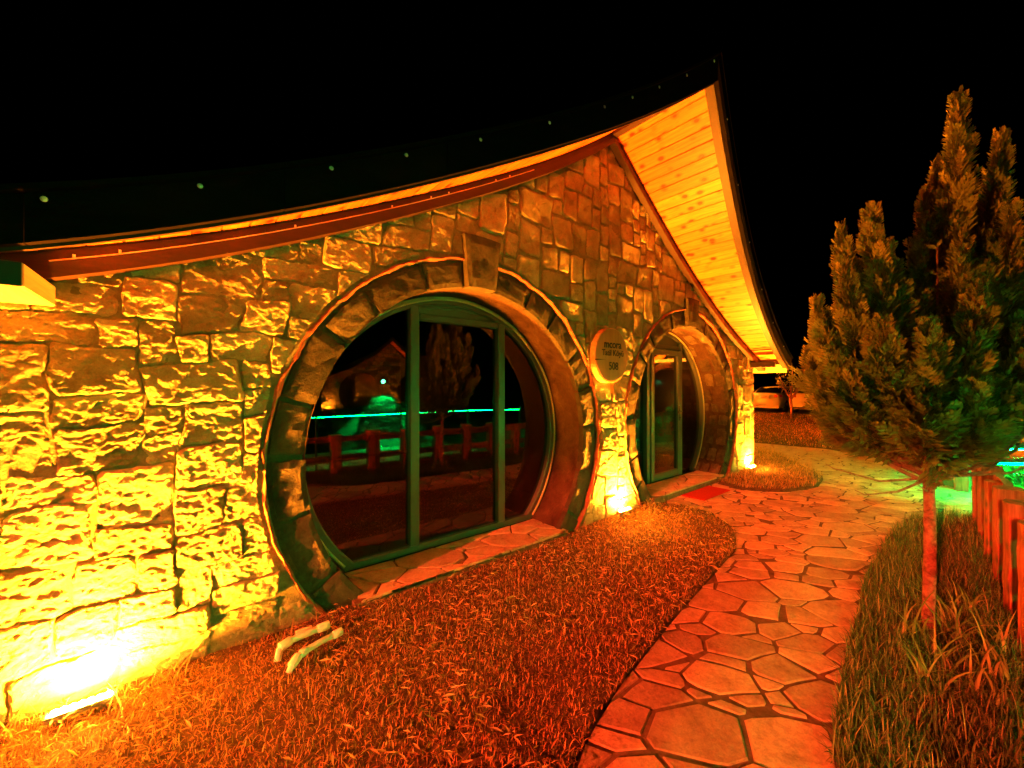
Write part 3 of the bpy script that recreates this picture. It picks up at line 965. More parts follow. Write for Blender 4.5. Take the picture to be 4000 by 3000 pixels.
def slab_mesh(P, z0, z1, rd, poly=None, rough=0.006):
    Q = []
    for i in range(len(P)):
        a, b = P[i-1], P[i]
        L = math.hypot(b[0]-a[0], b[1]-a[1]); k = max(1, int(L/0.09))
        for t in range(k):
            x, y = a[0]+(b[0]-a[0])*t/k, a[1]+(b[1]-a[1])*t/k
            x += rough*fnoise(x*13, y*13, 1.5)*2; y += rough*fnoise(x*13, y*13, 8.5)*2
            if poly is not None and not inside(poly, x, y):
                _, x, y = seg_near(poly, x, y)
            Q.append((x, y))
    n = len(Q); cx = sum(p[0] for p in Q)/n; cy = sum(p[1] for p in Q)/n
    tx, ty = rd.uniform(-1,1)*0.012, rd.uniform(-1,1)*0.012
    vs = []; fs = []
    for s, z in ((1.0, z0), (1.0, z1-0.006), (0.965, z1)):
        for x, y in Q:
            px, py = cx+(x-cx)*s, cy+(y-cy)*s
            vs.append(V(px, py, z + ((px-cx)*tx+(py-cy)*ty if z > z0 else 0)))
    for k in range(2):
        for j in range(n):
            fs.append((k*n+j, k*n+(j+1) % n, (k+1)*n+(j+1) % n, (k+1)*n+j))
    vs.append(V(cx, cy, z1+0.001))
    for j in range(n): fs.append((2*n+j, 2*n+(j+1) % n, 3*n))
    return vs, fs

_rd = random.Random(8)
cells = crazy_cells(PATH, _rd)
slabs = []
for P in cells:
    Q = inset(P, _rd.uniform(0.006, 0.016))
    if not Q: continue
    Q = chip(Q, _rd)
    a = abs(area(Q))
    if a < 0.004: continue
    slabs.append(Q)
def near_key(Q):
    cx = sum(p[0] for p in Q)/len(Q); cy = sum(p[1] for p in Q)/len(Q)
    d = math.hypot(cx, cy+2.95)
    inview = (cx*math.cos(HEAD)+(cy+2.95)*math.sin(HEAD)) > 0.9
    return (0 if inview else 50) + d
slabs.sort(key=near_key)
rest = MB()
for k, Q in enumerate(slabs):
    vs, fs = slab_mesh(Q, -0.005, 0.008+_rd.uniform(-0.003, 0.004), _rd, PATH)
    if k < 300: add('flagstone', vs, fs, M['flag'], path)
    else:
        b = len(rest.v); rest.v += vs; rest.f += [tuple(i+b for i in f) for f in fs]
if rest.v:
    o = rest.build('far_flagstones', M['flag'], path); o['kind'] = 'stuff'
# slabs bedded on the sill and the doorstep
def pave_on(parent, x0, x1, y0, y1, z, sp, seed):
    rd = random.Random(seed); poly = [(x0,y0),(x1,y0),(x1,y1),(x0,y1)]
    for P in crazy_cells(poly, rd, 0.02, sp*0.8):
        Q = inset(P, rd.uniform(0.006, 0.012))
        if not Q or abs(area(Q)) < 0.003: continue
        vs, fs = slab_mesh(Q, z-0.004, z+0.016, rd, poly, 0.003)
        add('slab', vs, fs, M['flag'], parent)
pave_on(sill, WIN[0]-1.06, WIN[0]+1.06, -0.115, YG-0.06, 0.062, 0.24, 3)
pave_on(doorstep, DOOR[0]-1.0, DOOR[0]+1.05, -0.09, YG-0.08, 0.088, 0.28, 4)

# ------------------------------------------------------------------ grass
def grass(name, label, poly, count, hr, wr, cols, hfun, seed, lie=0.25, dens=None, zbase=0.0):
    rg = np.random.default_rng(seed); rd = random.Random(seed)
    xs = [p[0] for p in poly]; ys = [p[1] for p in poly]
    pts = []
    while len(pts) < count:
        x, y = rd.uniform(min(xs), max(xs)), rd.uniform(min(ys), max(ys))
        if not inside(poly, x, y): continue
        if dens is not None and rd.random() > dens(x, y): continue
        pts.append((x, y))
    n = len(pts); P = np.array(pts)
    z = np.array([hfun(x, y) for x, y in pts])-0.006
    patch = np.array([0.5+0.5*mnoise.noise(V(x*2.2, y*2.2, seed)) for x, y in pts])
    h = rg.uniform(hr[0], hr[1], n)*(0.65+0.7*patch)
    tall = rg.random(n) < 0.035; h[tall] *= 1.9
    w = rg.uniform(wr[0], wr[1], n)
    az = rg.uniform(0, 2*np.pi, n); lean = rg.uniform(0.1, 0.9, n)
    flat = rg.random(n) < lie; lean[flat] = rg.uniform(1.1, 1.5, flat.sum())
    dx, dy = np.cos(az), np.sin(az); sx, sy = -dy, dx
    V4 = np.zeros((n, 7, 3))
    for k, (t, ww) in enumerate(((0, 1.0), (0.4, 0.95), (0.75, 0.6))):
        th = lean*(0.25+0.75*t)
        r = np.where(flat, h*t*np.sin(lean), h*t*np.sin(th)); zz = np.where(flat, h*t*np.cos(lean)+0.008*np.sin(np.pi*t), h*t*np.cos(th))
        for s, o in ((-1, 0), (1, 1)):
            V4[:, k*2+o, 0] = P[:,0]+dx*r+sx*w*ww*s*0.5; V4[:, k*2+o, 1] = P[:,1]+dy*r+sy*w*ww*s*0.5; V4[:, k*2+o, 2] = z+zz
    V4[:,6,0] = P[:,0]+dx*h*np.sin(lean); V4[:,6,1] = P[:,1]+dy*h*np.sin(lean); V4[:,6,2] = z+h*np.cos(lean)*0.9
    me = bpy.data.meshes.new(name)
    base = np.arange(n)[:,None]*7
    F4 = np.concatenate([base+np.array([0,1,3,2]), base+np.array([2,3,5,4])], 0)
    F3 = base+np.array([4,5,6])
    loops = np.concatenate([F4.ravel(), F3.ravel()])
    me.vertices.add(n*7); me.vertices.foreach_set('co', V4.reshape(-1))
    me.loops.add(len(loops)); me.loops.foreach_set('vertex_index', loops.astype(np.int32))
    tot = np.concatenate([np.full(len(F4), 4), np.full(n, 3)]); st = np.concatenate([[0], np.cumsum(tot)[:-1]])
    me.polygons.add(len(tot)); me.polygons.foreach_set('loop_start', st.astype(np.int32)); me.polygons.foreach_set('loop_total', tot.astype(np.int32))
    me.update(calc_edges=True)
    C = np.array(cols); ci = rg.integers(0, len(C), n); col = C[ci]*rg.uniform(0.7, 1.25, (n,1))
    att = me.attributes.new('tint', 'FLOAT_COLOR', 'POINT')
    cc = np.ones((n*7, 4)); cc[:, :3] = np.repeat(col, 7, 0)
    att.data.foreach_set('color', cc.ravel())
    o = link_mesh(name, me, M['grass'])
    return props(o, label, 'grass', None, 'stuff')
STRAW = [(0.62,0.36,0.17),(0.54,0.29,0.12),(0.44,0.20,0.08),(0.30,0.19,0.07),(0.18,0.18,0.05)]
MIXED = [(0.26,0.22,0.09),(0.16,0.17,0.06),(0.10,0.15,0.045),(0.07,0.13,0.035),(0.05,0.10,0.03)]
def nearer(x, y): return max(0.12, min(1.0, 2.4/(math.hypot(x, y+2.95)+0.1)))
grass('lawn_grass', 'dry mown grass between the cottage wall and the path', LAWN, 72000, (0.014,0.052), (0.0022,0.0050), STRAW, bumpy, 1, 0.42, nearer)
grass('verge_grass', 'long rough grass along the fence, around the conifer', VERGE, 30000, (0.05,0.14), (0.003,0.006), MIXED, bumpy, 2, 0.3, nearer)
grass('bed_grass', 'dry grass in the bed round the far lamp', ISLE, 9000, (0.03,0.10), (0.004,0.008), STRAW, lambda x, y: bumpy(x, y)+0.03, 3, 0.35)
FIELD = [(12.2,3.2),(12.05,1.3),(12.25,-0.3),(11.7,-1.3),(12.5,-3.2),(25.0,-2.5),(26.0,8.5),(21.0,9.5),(13.5,5.0)]
field = sheet('field_soil', FIELD, 0.5, lambda x, y: 0.01, M['soil'], 'flat earth under the distant lawn', 'soil', 'structure')
grass('field_grass', 'thin distant lawn between the path and the parked cars', FIELD, 26000, (0.03,0.08), (0.010,0.020), STRAW+MIXED, lambda x, y: 0.01, 4, 0.2, lambda x, y: max(0.2, 1.1-(x-11)/16))
# long strap leaves by the conifer and by the lamps
def tuft(name, label, spots, seed, L, w, cols):
    rd = random.Random(seed); m = MB(); cl = []
    for (x, y, z) in spots:
        for _ in range(rd.randint(9, 15)):
            az = rd.uniform(0, 2*pi); l = L*rd.uniform(0.6, 1.15); cv = rd.uniform(0.6, 2.0); x0 = x+rd.uniform(-.05,.05); y0 = y+rd.uniform(-.05,.05)
            c = rd.choice(cols); prev = None; px, pz, th = 0, z, rd.uniform(0.05, 0.35)
            for k in range(8):
                t = k/7; ww = w*(1-t**2.2)*(0.7+0.3*math.sin(pi*min(1,t*1.5)))+0.0006
                X = x0+math.cos(az)*px; Y = y0+math.sin(az)*px; sx, sy = -math.sin(az)*ww, math.cos(az)*ww
                m.v += [V(X-sx, Y-sy, pz), V(X+sx, Y+sy, pz)]; cl += [c, c]
                b = len(m.v)
                if prev: m.f.append((b-4, b-3, b-1, b-2))
                prev = True
                px += l/7*math.sin(th); pz += l/7*math.cos(th); th += cv/7*1.1
    me = meshdata(name, m.v, m.f, True)
    att = me.attributes.new('tint', 'FLOAT_COLOR', 'POINT')
    att.data.foreach_set('color', np.array([(*c, 1) for c in cl]).ravel())
    return props(link_mesh(name, me, M['grass']), label, 'grass', None, 'stuff')
tuft('strap_leaf_grass', 'long arching green blades at the foot of the conifer', [(3.45,-2.62,0.02),(3.62,-2.78,0.02),(3.85,-2.75,0.02),(3.2,-2.75,0.02),(3.7,-2.93,0.02),(4.1,-2.8,0.02),(3.3,-2.95,0.02),(2.95,-2.72,0.02),(3.05,-2.9,0.02)], 5, 0.34, 0.006, [(0.20,0.26,0.06),(0.14,0.22,0.05),(0.30,0.27,0.09)])
tuft('weed_grass', 'taller weeds growing round the wall lamps', [(-0.62,-0.20,0.02),(-0.05,-0.16,0.02),(-0.25,-0.30,0.02),(4.45,-0.25,0.02),(4.62,-0.12,0.02),(4.3,-0.3,0.02),(8.35,-0.25,0.02),(8.15,-0.4,0.02),(0.45,-0.25,0.02)], 6, 0.17, 0.0035, [(0.36,0.28,0.12),(0.26,0.24,0.08)])

def litter(name, label, poly, count, hfun, seed):
    rg = np.random.default_rng(seed); rd = random.Random(seed); P = []
    while len(P) < count:
        x, y = rd.uniform(-1.5, 5), rd.uniform(-3, 0)
        if inside(poly, x, y) and mnoise.noise(V(x*1.7, y*1.7, 9)) > rd.uniform(-.5, .5): P.append((x, y, hfun(x, y)+rd.uniform(0.012, 0.05)))
    P = np.array(P); n = len(P); az = rg.uniform(0, 2*np.pi, n)
    D = np.stack([np.cos(az), np.sin(az), rg.normal(0, .25, n)], 1); D /= np.linalg.norm(D, axis=1, keepdims=True)
    N = np.array([0, 0, 1.0])+rg.normal(0, .35, (n, 3)); N -= D*(N*D).sum(1, keepdims=True); N /= np.linalg.norm(N, axis=1, keepdims=True)
    S = np.cross(D, N); L = rg.uniform(.02, .075, n)[:, None]; W = rg.uniform(.002, .007, n)[:, None]
    Q = np.stack([P, P+D*L*.5+S*W+N*.004, P+D*L, P+D*L*.5-S*W+N*.004], 1)
    me = bpy.data.meshes.new(name); me.from_pydata(Q.reshape(-1, 3).tolist(), [], [(4*i, 4*i+1, 4*i+2, 4*i+3) for i in range(n)]); me.update()
    cols = np.array([(0.75,0.5,0.26),(0.6,0.36,0.16),(0.3,0.3,0.09),(0.4,0.22,0.1)]); c = cols[rg.integers(0, 4, n)]*rg.uniform(.7, 1.2, (n, 1))
    att = me.attributes.new('tint', 'FLOAT_COLOR', 'POINT'); cc = np.ones((n*4, 4)); cc[:, :3] = np.repeat(c, 4, 0); att.data.foreach_set('color', cc.ravel())
    return props(link_mesh(name, me, M['grass']), label, 'litter', None, 'stuff')
litter('lawn_litter', 'loose straw and dead leaves lying on the front lawn', LAWN, 5200, bumpy, 14)

# ------------------------------------------------------------------ amber wall washers
def washer(x, y, z, label, power=1.0, tilt=0.30, spread=170):
    t = empty('wall_washer', (x, y, 0), label, 'floor lamp', 'amber lamps at the foot of the cottage wall')
    L, W, H = 0.118, 0.03, 0.035
    m = MB(); m.box(x-L, x+L, y-W, y+W, z-H, z-0.012, bev=0.006); body = m.build('housing', M['housing'], t)
    m = MB()
    m.box(x-L, x+L, y-W, y-W+0.006, z-0.0118, z-0.006); m.box(x-L, x-L+0.006, y-W+0.0062, y+W, z-0.0118, z-0.006); m.box(x+L-0.006, x+L, y-W+0.0062, y+W, z-0.0118, z-0.006)
    m.build('rim', M['housing'], t)
    for k in range(7):
        lx = x-L+0.03+k*(2*L-0.06)/6
        mm = MB(); mm.tube([V(lx, y, z-0.0118), V(lx, y, z+0.002), V(lx, y, z+0.007)], [0.014, 0.013, 0.006], 10); mm.build('lens', M['hotlens'], t)
    for sx in (-1, 1):
        boxobj('bracket', M['housing'], t, x+sx*(L-0.05)-0.012, x+sx*(L-0.05)+0.012, y-0.015, y+0.015, -0.02, z-H-0.0005)
    ld = bpy.data.lights.new('washer_beam', 'AREA'); ld.shape = 'RECTANGLE'; ld.size = 2*L-0.05; ld.size_y = 0.03
    ld.color = FLOOD; ld.energy = P_FLOOD*power; ld.spread = math.radians(spread)
    lo = bpy.data.objects.new('washer_beam', ld); COL.objects.link(lo); lo.parent = t
    lo.location = (0, 0, z+0.010)
    lo.rotation_euler = V(0, -tilt, -1).to_track_quat('Z', 'Y').to_euler()
    lo.rotation_euler = V(0, tilt, 1).to_track_quat('-Z', 'Y').to_euler()
    return t
washer(-0.38, -0.20, 0.092, 'glowing bar lamp in the grass by the nearest end of the wall', 0.6)
washer(4.03, -0.14, 0.115, 'glowing bar lamp under the round sign between window and door', 0.5, 0.30, 150)
washer(7.92, -0.13, 0.115, 'glowing bar lamp at the far corner beyond the doorway', 0.36, 0.30, 150)

_w = washer(8.42, 1.7, 0.115, 'unseen bar lamp added round the far corner to light the far path', 2.6, 0.30, 170)  # hidden extra washer, added to brighten the far path
_w.rotation_euler = (0, 0, pi/2)

# ------------------------------------------------------------------ red fill lamp, added on a post out of frame to redden the ground
def add_red_floodlight(x, y, h, label):
    t = empty('added_red_floodlight', (x, y, 0), label, 'floodlight')
    m = MB(); m.tube([V(x,y,-0.05), V(x,y,h-0.2)], [0.06,0.045], 10); m.build('post', M['black'], t)
    m = MB(); m.box(x-0.08, x+0.10, y-0.22, y+0.22, h-0.2, h+0.16, bev=0.02); m.build('housing', M['black'], t)
    boxobj('lens', mat_emit('red_lens', (1,0.1,0.03), 30.0), t, x+0.101, x+0.106, y-0.19, y+0.19, h-0.16, h+0.12)
    ld = bpy.data.lights.new('red_beam', 'SPOT'); ld.color = RED; ld.energy = P_RED; ld.spot_size = math.radians(31); ld.spot_blend = 0.2; ld.shadow_soft_size = 0.16
    lo = bpy.data.objects.new('red_beam', ld); COL.objects.link(lo); lo.parent = t; lo.location = (0.12, 0, h-0.02)
    lo.rotation_euler = V(1, 0.09, -math.tan(math.radians(26.2))).to_track_quat('-Z', 'Y').to_euler()
add_red_floodlight(-16.0, -3.6, 5.0, 'added red fill lamp on an unseen black post out at the left')

# ------------------------------------------------------------------ name sign
sg = empty('sign', (3.80, -0.05, 1.62), 'round log-slice sign lettered in black between window and door', 'sign')
scx, scz, sr = 3.80, 1.93, 0.315
def log_slice(y0, y1, r, jit):
    n = 56; rings = []
    for y, k in ((y0, 1.0), (y1+0.004, 1.0), (y1, 0.985)):
        rings.append([V(scx + r*k*(1+jit*fnoise(math.cos(2*pi*i/n)*1.2, 2, math.sin(2*pi*i/n)*1.2))*math.cos(2*pi*i/n)*0.96, y, scz + r*k*(1+jit*fnoise(math.cos(2*pi*i/n)*1.2, 2, math.sin(2*pi*i/n)*1.2))*math.sin(2*pi*i/n)) for i in range(n)])
    m = MB(); m.quadstrip(rings); return m
M['slice'] = mat_wood('log_slice', (0.30,0.13,0.05), (0.22,0.09,0.035), 2, False, 0.5, 0.001, 2.5)
M['sbark'] = mat_rock('slice_edge', [(0.3,(0.30,0.13,0.07)),(0.7,(0.5,0.26,0.15))], 14.0, 0.006, 0.0)
log_slice(-0.045, -0.128, sr+0.006, 0.06).build('bark_edge', M['sbark'], sg)
log_slice(-0.128, -0.133, sr-0.008, 0.06).build('board', M['slice'], sg)
m = MB(); m.v = [V(scx-0.31,-0.1345,scz-0.065),V(scx-0.12,-0.1345,scz-0.050),V(scx-0.31,-0.1345,scz-0.050)]; m.f = [(0,1,2)]; m.build('crack', M['letter'], sg)
def text(s, x, z, size, y, nm, sx=1.0, bold=0.0):
    cu = bpy.data.curves.new(nm, 'FONT'); cu.body = s; cu.size = size; cu.align_x = 'CENTER'; cu.extrude = 0.002; cu.offset = bold
    ob = bpy.data.objects.new(nm+'_tmp', cu); COL.objects.link(ob)
    dg = bpy.context.evaluated_depsgraph_get(); dg.update()
    me = bpy.data.meshes.new_from_object(ob.evaluated_get(dg))
    bpy.data.objects.remove(ob)
    me.transform(Matrix.Diagonal((sx, 1, 1, 1)))
    me.transform(Matrix.Rotation(pi/2, 4, 'X'))
    me.materials.clear()
    return link_mesh(nm, me, M['letter'], sg, (x, y, z))
text('mcora', scx+0.005, scz+0.085, 0.125, -0.137, 'lettering', 1.0, 0.002)
text('Tatil Köyü', scx+0.01, scz-0.005, 0.098, -0.137, 'lettering', 0.98, 0.001)
text('508', scx+0.02, scz-0.165, 0.125, -0.137, 'lettering', 0.95, 0.001)

# ------------------------------------------------------------------ door mat
m = MB(); m.box(5.44, 6.26, -0.43, -0.10, 0.013, 0.028, bev=0.006)
mt = m.build('door_mat', M['mat']); props(mt, 'red rectangular mat lying on the path before the doorstep', 'mat')

# ------------------------------------------------------------------ white plastic pipe stubs in the grass
def pipe(pts, r, label, collars):
    t = empty('plastic_pipe', pts[0], label, 'pipe', 'white pipe stubs lying in the grass')
    m = MB(); m.tube(pts, r, 12); m.build('tube', M['pvc'], t, True)
    for a, b, rr in collars:
        m = MB(); a = Vector(a); b = Vector(b); d = (b-a).normalized()*0.004
        m.tube([a-d, a, b, b+d], [rr*0.9, rr, rr, rr*0.9], 12); m.build('collar', M['pvc'], t, True)
pipe([V(0.40,-0.365,0.03),V(0.415,-0.34,0.075),V(0.445,-0.318,0.092),V(0.55,-0.303,0.092),V(0.69,-0.290,0.092)], 0.019, 'longer white plastic pipe with an elbow end, nearer the wall', [((0.42,-0.333,0.085),(0.475,-0.313,0.092),0.026),((0.63,-0.2955,0.092),(0.69,-0.290,0.092),0.026),((0.52,-0.252,0.085),(0.60,-0.247,0.085),0.017)])
pipe([V(0.43,-0.515,0.035),V(0.455,-0.50,0.07),V(0.50,-0.47,0.085),V(0.60,-0.43,0.085),V(0.73,-0.405,0.088)], 0.017, 'shorter white plastic pipe lying nearer the camera', [((0.445,-0.506,0.062),(0.485,-0.478,0.083),0.024),((0.50,-0.470,0.085),(0.53,-0.458,0.085),0.023),((0.69,-0.4125,0.087),(0.735,-0.404,0.088),0.023)])

# ------------------------------------------------------------------ foliage helpers
def kites(P, D, N, L, W):
    """rows of slim leaf kites: base P, direction D, normal N"""
    S = np.cross(D, N)
    a = P; b = P + D*(L*0.45)[:,None] + S*(W*0.5)[:,None]; c = P + D*L[:,None]; d = P + D*(L*0.45)[:,None] - S*(W*0.5)[:,None]
    return np.stack([a, b, c, d], 1)
def unit(v): return v/np.maximum(1e-9, np.linalg.norm(v, axis=-1, keepdims=True))

def foliage_mesh(name, Q, col):
    n = len(Q); me = bpy.data.meshes.new(name)
    me.vertices.add(n*4); me.vertices.foreach_set('co', Q.reshape(-1))
    me.loops.add(n*4); me.loops.foreach_set('vertex_index', np.arange(n*4, dtype=np.int32))
    me.polygons.add(n); me.polygons.foreach_set('loop_start', (np.arange(n)*4).astype(np.int32)); me.polygons.foreach_set('loop_total', np.full(n, 4, np.int32))
    me.update(calc_edges=True)
    att = me.attributes.new('tint', 'FLOAT_COLOR', 'POINT')
    cc = np.ones((n*4, 4)); cc[:, :3] = np.repeat(col, 4, 0); att.data.foreach_set('color', cc.ravel())
    return me

def spray_template(rd, k=8):
    """flat cypress spray pointing +x in the xy plane: list of (px,py,dx,dy,len,wid)"""
    out = []
    for i in range(k):
        t = (i+0.4)/k
        l = 0.42*(1-t)**0.8+0.10
        for s in (-1, 1):
            a = s*(0.62-0.15*t)+rd.uniform(-.08,.08)
            bx, by = t, 0
            dx, dy = math.cos(a), math.sin(a)
            nseg = 2
            for j in range(nseg):
                u = j/nseg
                px, py = bx+dx*l*u, by+dy*l*u
                out.append((px, py, dx, dy, l/nseg*1.35, 0.050))
                if j:
                    for s2 in (-1, 1):
                        a2 = a+s2*0.6
                        out.append((px, py, math.cos(a2), math.sin(a2), l*0.30*(1-u*0.5), 0.038))
        out.append((t-0.05, 0, 1, 0, 0.16, 0.05))
    out.append((0.95, 0, 1, 0, 0.12, 0.045))
    return np.array(out)

def conifer():
    rd = random.Random(77)
    base = V(3.67, -2.67, 0)
    t = empty('conifer', base, 'bushy young conifer on a slim bare trunk beside the path', 'tree')
    m = MB()
    pts = [base+V(0.004*math.sin(z*7), 0.004*math.cos(z*5), z-0.03) for z in np.linspace(0, 1.15, 16)]
    m.tube(pts, [0.034-0.008*i/15+0.004*fnoise(i*0.9, 0, 1) for i in range(16)], 14)
    m.tube([base+V(0.01,-0.02,0.98), base+V(0.06,-0.05,1.05), base+V(0.09,-0.07,1.10)], [0.016,0.013,0.009], 8)
    m.build('trunk', M['bark'], t, True)
    # ascending stems: tip position as (right offset, depth offset, height)
    rt = V(math.sin(HEAD), -math.cos(HEAD), 0); fw = V(math.cos(HEAD), math.sin(HEAD), 0)
    tips = [(0.18,0.0,3.42),(0.16,0.1,3.05),(0.40,-0.05,3.15),(0.52,0.1,2.90),(0.30,0.25,3.0),(0.03,0.05,2.80),(-0.02,-0.2,2.45),(0.22,-0.25,2.6),(-0.36,0.0,2.70),(-0.46,0.12,2.62),(-0.30,0.2,2.4),(-0.55,-0.02,2.30),(-0.63,0.1,2.12),(-0.5,-0.2,1.95),(-0.60,0.0,1.78),(-0.52,-0.1,1.50),(-0.35,-0.32,1.9),(-0.12,-0.36,2.1),(0.10,-0.38,1.85),(0.36,-0.32,2.3),(0.58,-0.2,2.6),(0.72,0.05,2.55),(0.78,-0.15,2.1),(0.60,-0.35,1.9),(0.80,0.1,1.75),(0.40,-0.40,1.75),(0.15,-0.42,1.5),(-0.15,-0.40,1.55),(-0.40,-0.35,1.45),(0.62,0.3,2.3),(-0.2,0.4,2.3),(0.2,0.45,2.5),(-0.5,0.35,1.8),(0.5,0.5,1.9),(0.75,-0.3,1.85),(-0.40,0.1,1.35),(0.05,0.5,1.6),(-0.35,0.15,1.25),(0.75,0.0,1.75)]
    tips += [(a*rd.uniform(.45,1.0)+rd.uniform(-.1,.1), d*rd.uniform(.2,.9)+rd.uniform(-.12,.12), z*rd.uniform(.74,.96)) for a, d, z in tips if z > 1.5]
    tmpl = [spray_template(rd) for _ in range(4)]
    Qs = []; Cs = []
    stems = MB()
    for a, d, z in tips:
        tip = base + rt*a + fw*d + V(0, 0, z)
        z0 = rd.uniform(0.95, 1.12) if z < 2.2 else rd.uniform(1.05, 1.3)
        b0 = base + V(0, 0, z0)
        if z > 2.9: mid = base + rt*a*0.75 + fw*d*0.7 + V(0, 0, z0+(z-z0)*0.4)
        else: mid = base + rt*a*0.92 + fw*d*0.92 + V(0, 0, z0+(z-z0)*0.38)
        n = 24; P = []
        for i in range(n+1):
            s = i/n; p = b0*(1-s)**2 + mid*2*s*(1-s) + tip*s*s
            p = p + V(fnoise(s*3, a*9, d), fnoise(s*3, d*9, a+5), 0)*0.02
            P.append(p)
        stems.tube(P, [0.012*(1-i/n)+0.002 for i in range(n+1)], 5)
        Lst = (tip-b0).length
        k = int(150*max(0.7, Lst/1.3))
        for _ in range(k):
            s0_ = 0.55 if (a > 0.28 and z < 2.3) else (0.4 if a > 0.28 else 0.24)
            s = s0_+(1-s0_)*rd.random()**0.75
            i = min(n-1, int(s*n)); f = s*n-i
            p = P[i]*(1-f)+P[i+1]*f; ax = (P[i+1]-P[i]).normalized()
            ro = (p-base).dot(rt)
            if p.z < (1.5 if ro > 0.2 else 1.3 if ro > 0.05 else 1.14): continue
            az = rd.uniform(0, 2*pi); o = ax.orthogonal().normalized(); w = ax.cross(o)
            side = o*math.cos(az)+w*math.sin(az)
            op = rd.uniform(0.3, 1.0)*(1.0-0.5*s)
            dr = (ax*math.cos(op)+side*math.sin(op)+V(0,0,0.25)).normalized()
            L = (0.065+0.29*(1-s)**0.6)*rd.uniform(0.7, 1.2)
            nr = dr.cross(V(rd.uniform(-1,1),rd.uniform(-1,1),rd.uniform(-1,1))).normalized(); u = nr.cross(dr)
            T = tmpl[rd.randrange(4)]
            D3 = np.array(dr); U3 = np.array(u); N3 = np.array(nr); p3 = np.array(p)
            PP = p3 + (T[:,0:1]*D3 + T[:,1:2]*U3)*L; DD = unit(T[:,2:3]*D3 + T[:,3:4]*U3 + N3*RNG.normal(0, .16, (len(T),1)))
            NN = unit(N3 + RNG.normal(0, .35, (len(T),3)))
            NN = unit(NN - DD*(NN*DD).sum(1, keepdims=True))
            Qs.append(kites(PP, DD, NN, T[:,4]*L, T[:,5]*L*1.3))
            base_c = np.array(rd.choice([(0.22,0.18,0.045),(0.17,0.155,0.04),(0.27,0.195,0.055),(0.12,0.125,0.035)]))*rd.uniform(0.75,1.25)
            Cs.append(np.repeat(base_c[None], len(T), 0)*RNG.uniform(0.8,1.2,(len(T),1)))
    stems.build('stems', M['bark'], t)
    Q = np.concatenate(Qs); Cc = np.concatenate(Cs)
    # bare drooping twigs under the crown
    tw = MB()
    for a, d, z in ((-0.5,-0.1,0.92),(-0.45,0.2,1.02),(0.55,-0.1,1.28),(0.7,0.0,1.30),(0.6,0.15,1.2),(-0.3,-0.25,1.0),(0.8,-0.2,1.35)):
        e = base+rt*a+fw*d+V(0,0,z)
        tw.tube([base+V(0,0,1.0), base+rt*a*0.5+fw*d*0.5+V(0,0,1.0+0.3*(z-1.0)-0.05), e, e+rt*a*0.12+V(0,0,0.03)], [0.009,0.007,0.004,0.002], 5)
    tw.build('twigs', M['bark'], t)
    me = foliage_mesh('crown', Q - np.array(base), Cc)
    link_mesh('crown', me, M['leaf'], t, base)
    # a broad-leaved sucker poking out between the tips
    sp = base + rt*-0.055 + fw*-0.1
    sk = MB(); sk.tube([sp+V(0,0,2.0), sp+V(0.005,0,2.25), sp+V(0.0,0,2.44)], [0.006,0.005,0.004], 6); so = sk.build('sucker_stem', M['bark'], t)
    LQ = []
    for z, az in ((2.43,0.3),(2.43,2.4),(2.44,4.3),(2.27,2.9),(2.27,5.6),(2.16,0.4),(2.16,3.3)):
        dv = np.array(rt*math.cos(az)+fw*math.sin(az)+V(0,0,0.7)); dv = dv/np.linalg.norm(dv)
        LQ.append(kites(np.array([sp+V(0,0,z)]), dv[None], unit(np.cross(dv, [0.2,0.5,-0.3]))[None], np.array([0.06]), np.array([0.026])))
    LQ = np.concatenate(LQ); link_mesh('sucker_leaves', foliage_mesh('sucker_leaves', LQ-np.array(base), np.tile([0.2,0.17,0.06], (len(LQ),1))), M['leaf'], t, base)
conifer()

# ------------------------------------------------------------------ sapling by the cars
def sapling():
    rd = random.Random(3); b = V(21.4, 3.05, 0)
    t = empty('sapling', b, 'small fruit tree with sparse leaves in front of the white car', 'tree')
    m = MB(); m.tube([b, b+V(0,-0.02,0.5), b+V(0,0.02,0.95)], [0.06,0.05,0.045], 8); ends = []
    for a, h, r in ((0.2,2.25,0.75),(1.5,1.75,0.5),(2.8,1.95,0.75),(4.0,1.7,0.6),(5.1,2.0,0.6),(5.8,1.6,0.55),(3.4,1.5,0.4)):
        e = b+V(math.cos(a)*r, math.sin(a)*r, h); md = b+V(math.cos(a)*r*0.55, math.sin(a)*r*0.55, 1.2+0.25*(h-1.2))
        m.tube([b+V(0,0,0.9), md, e], [0.035,0.022,0.01], 6); ends.append((md, e))
    m.build('trunk', M['bark'], t)
    P = []
    for md, e in ends:
        for _ in range(70):
            s = rd.random()**0.7; p = md.lerp(e, s); P.append(np.array(p)+RNG.normal(0, 0.09, 3))
    P = np.array(P); n = len(P); D = unit(RNG.normal(0,1,(n,3))+np.array([0,0,.3])); N = unit(np.cross(D, RNG.normal(0,1,(n,3))))
    me = foliage_mesh('crown', kites(P, D, N, RNG.uniform(.07,.13,n), RNG.uniform(.04,.06,n))-np.array(b), np.tile([0.16,0.14,0.05],(n,1))*RNG.uniform(.7,1.3,(n,1)))
    link_mesh('crown', me, M['leaf'], t, b)
sapling()

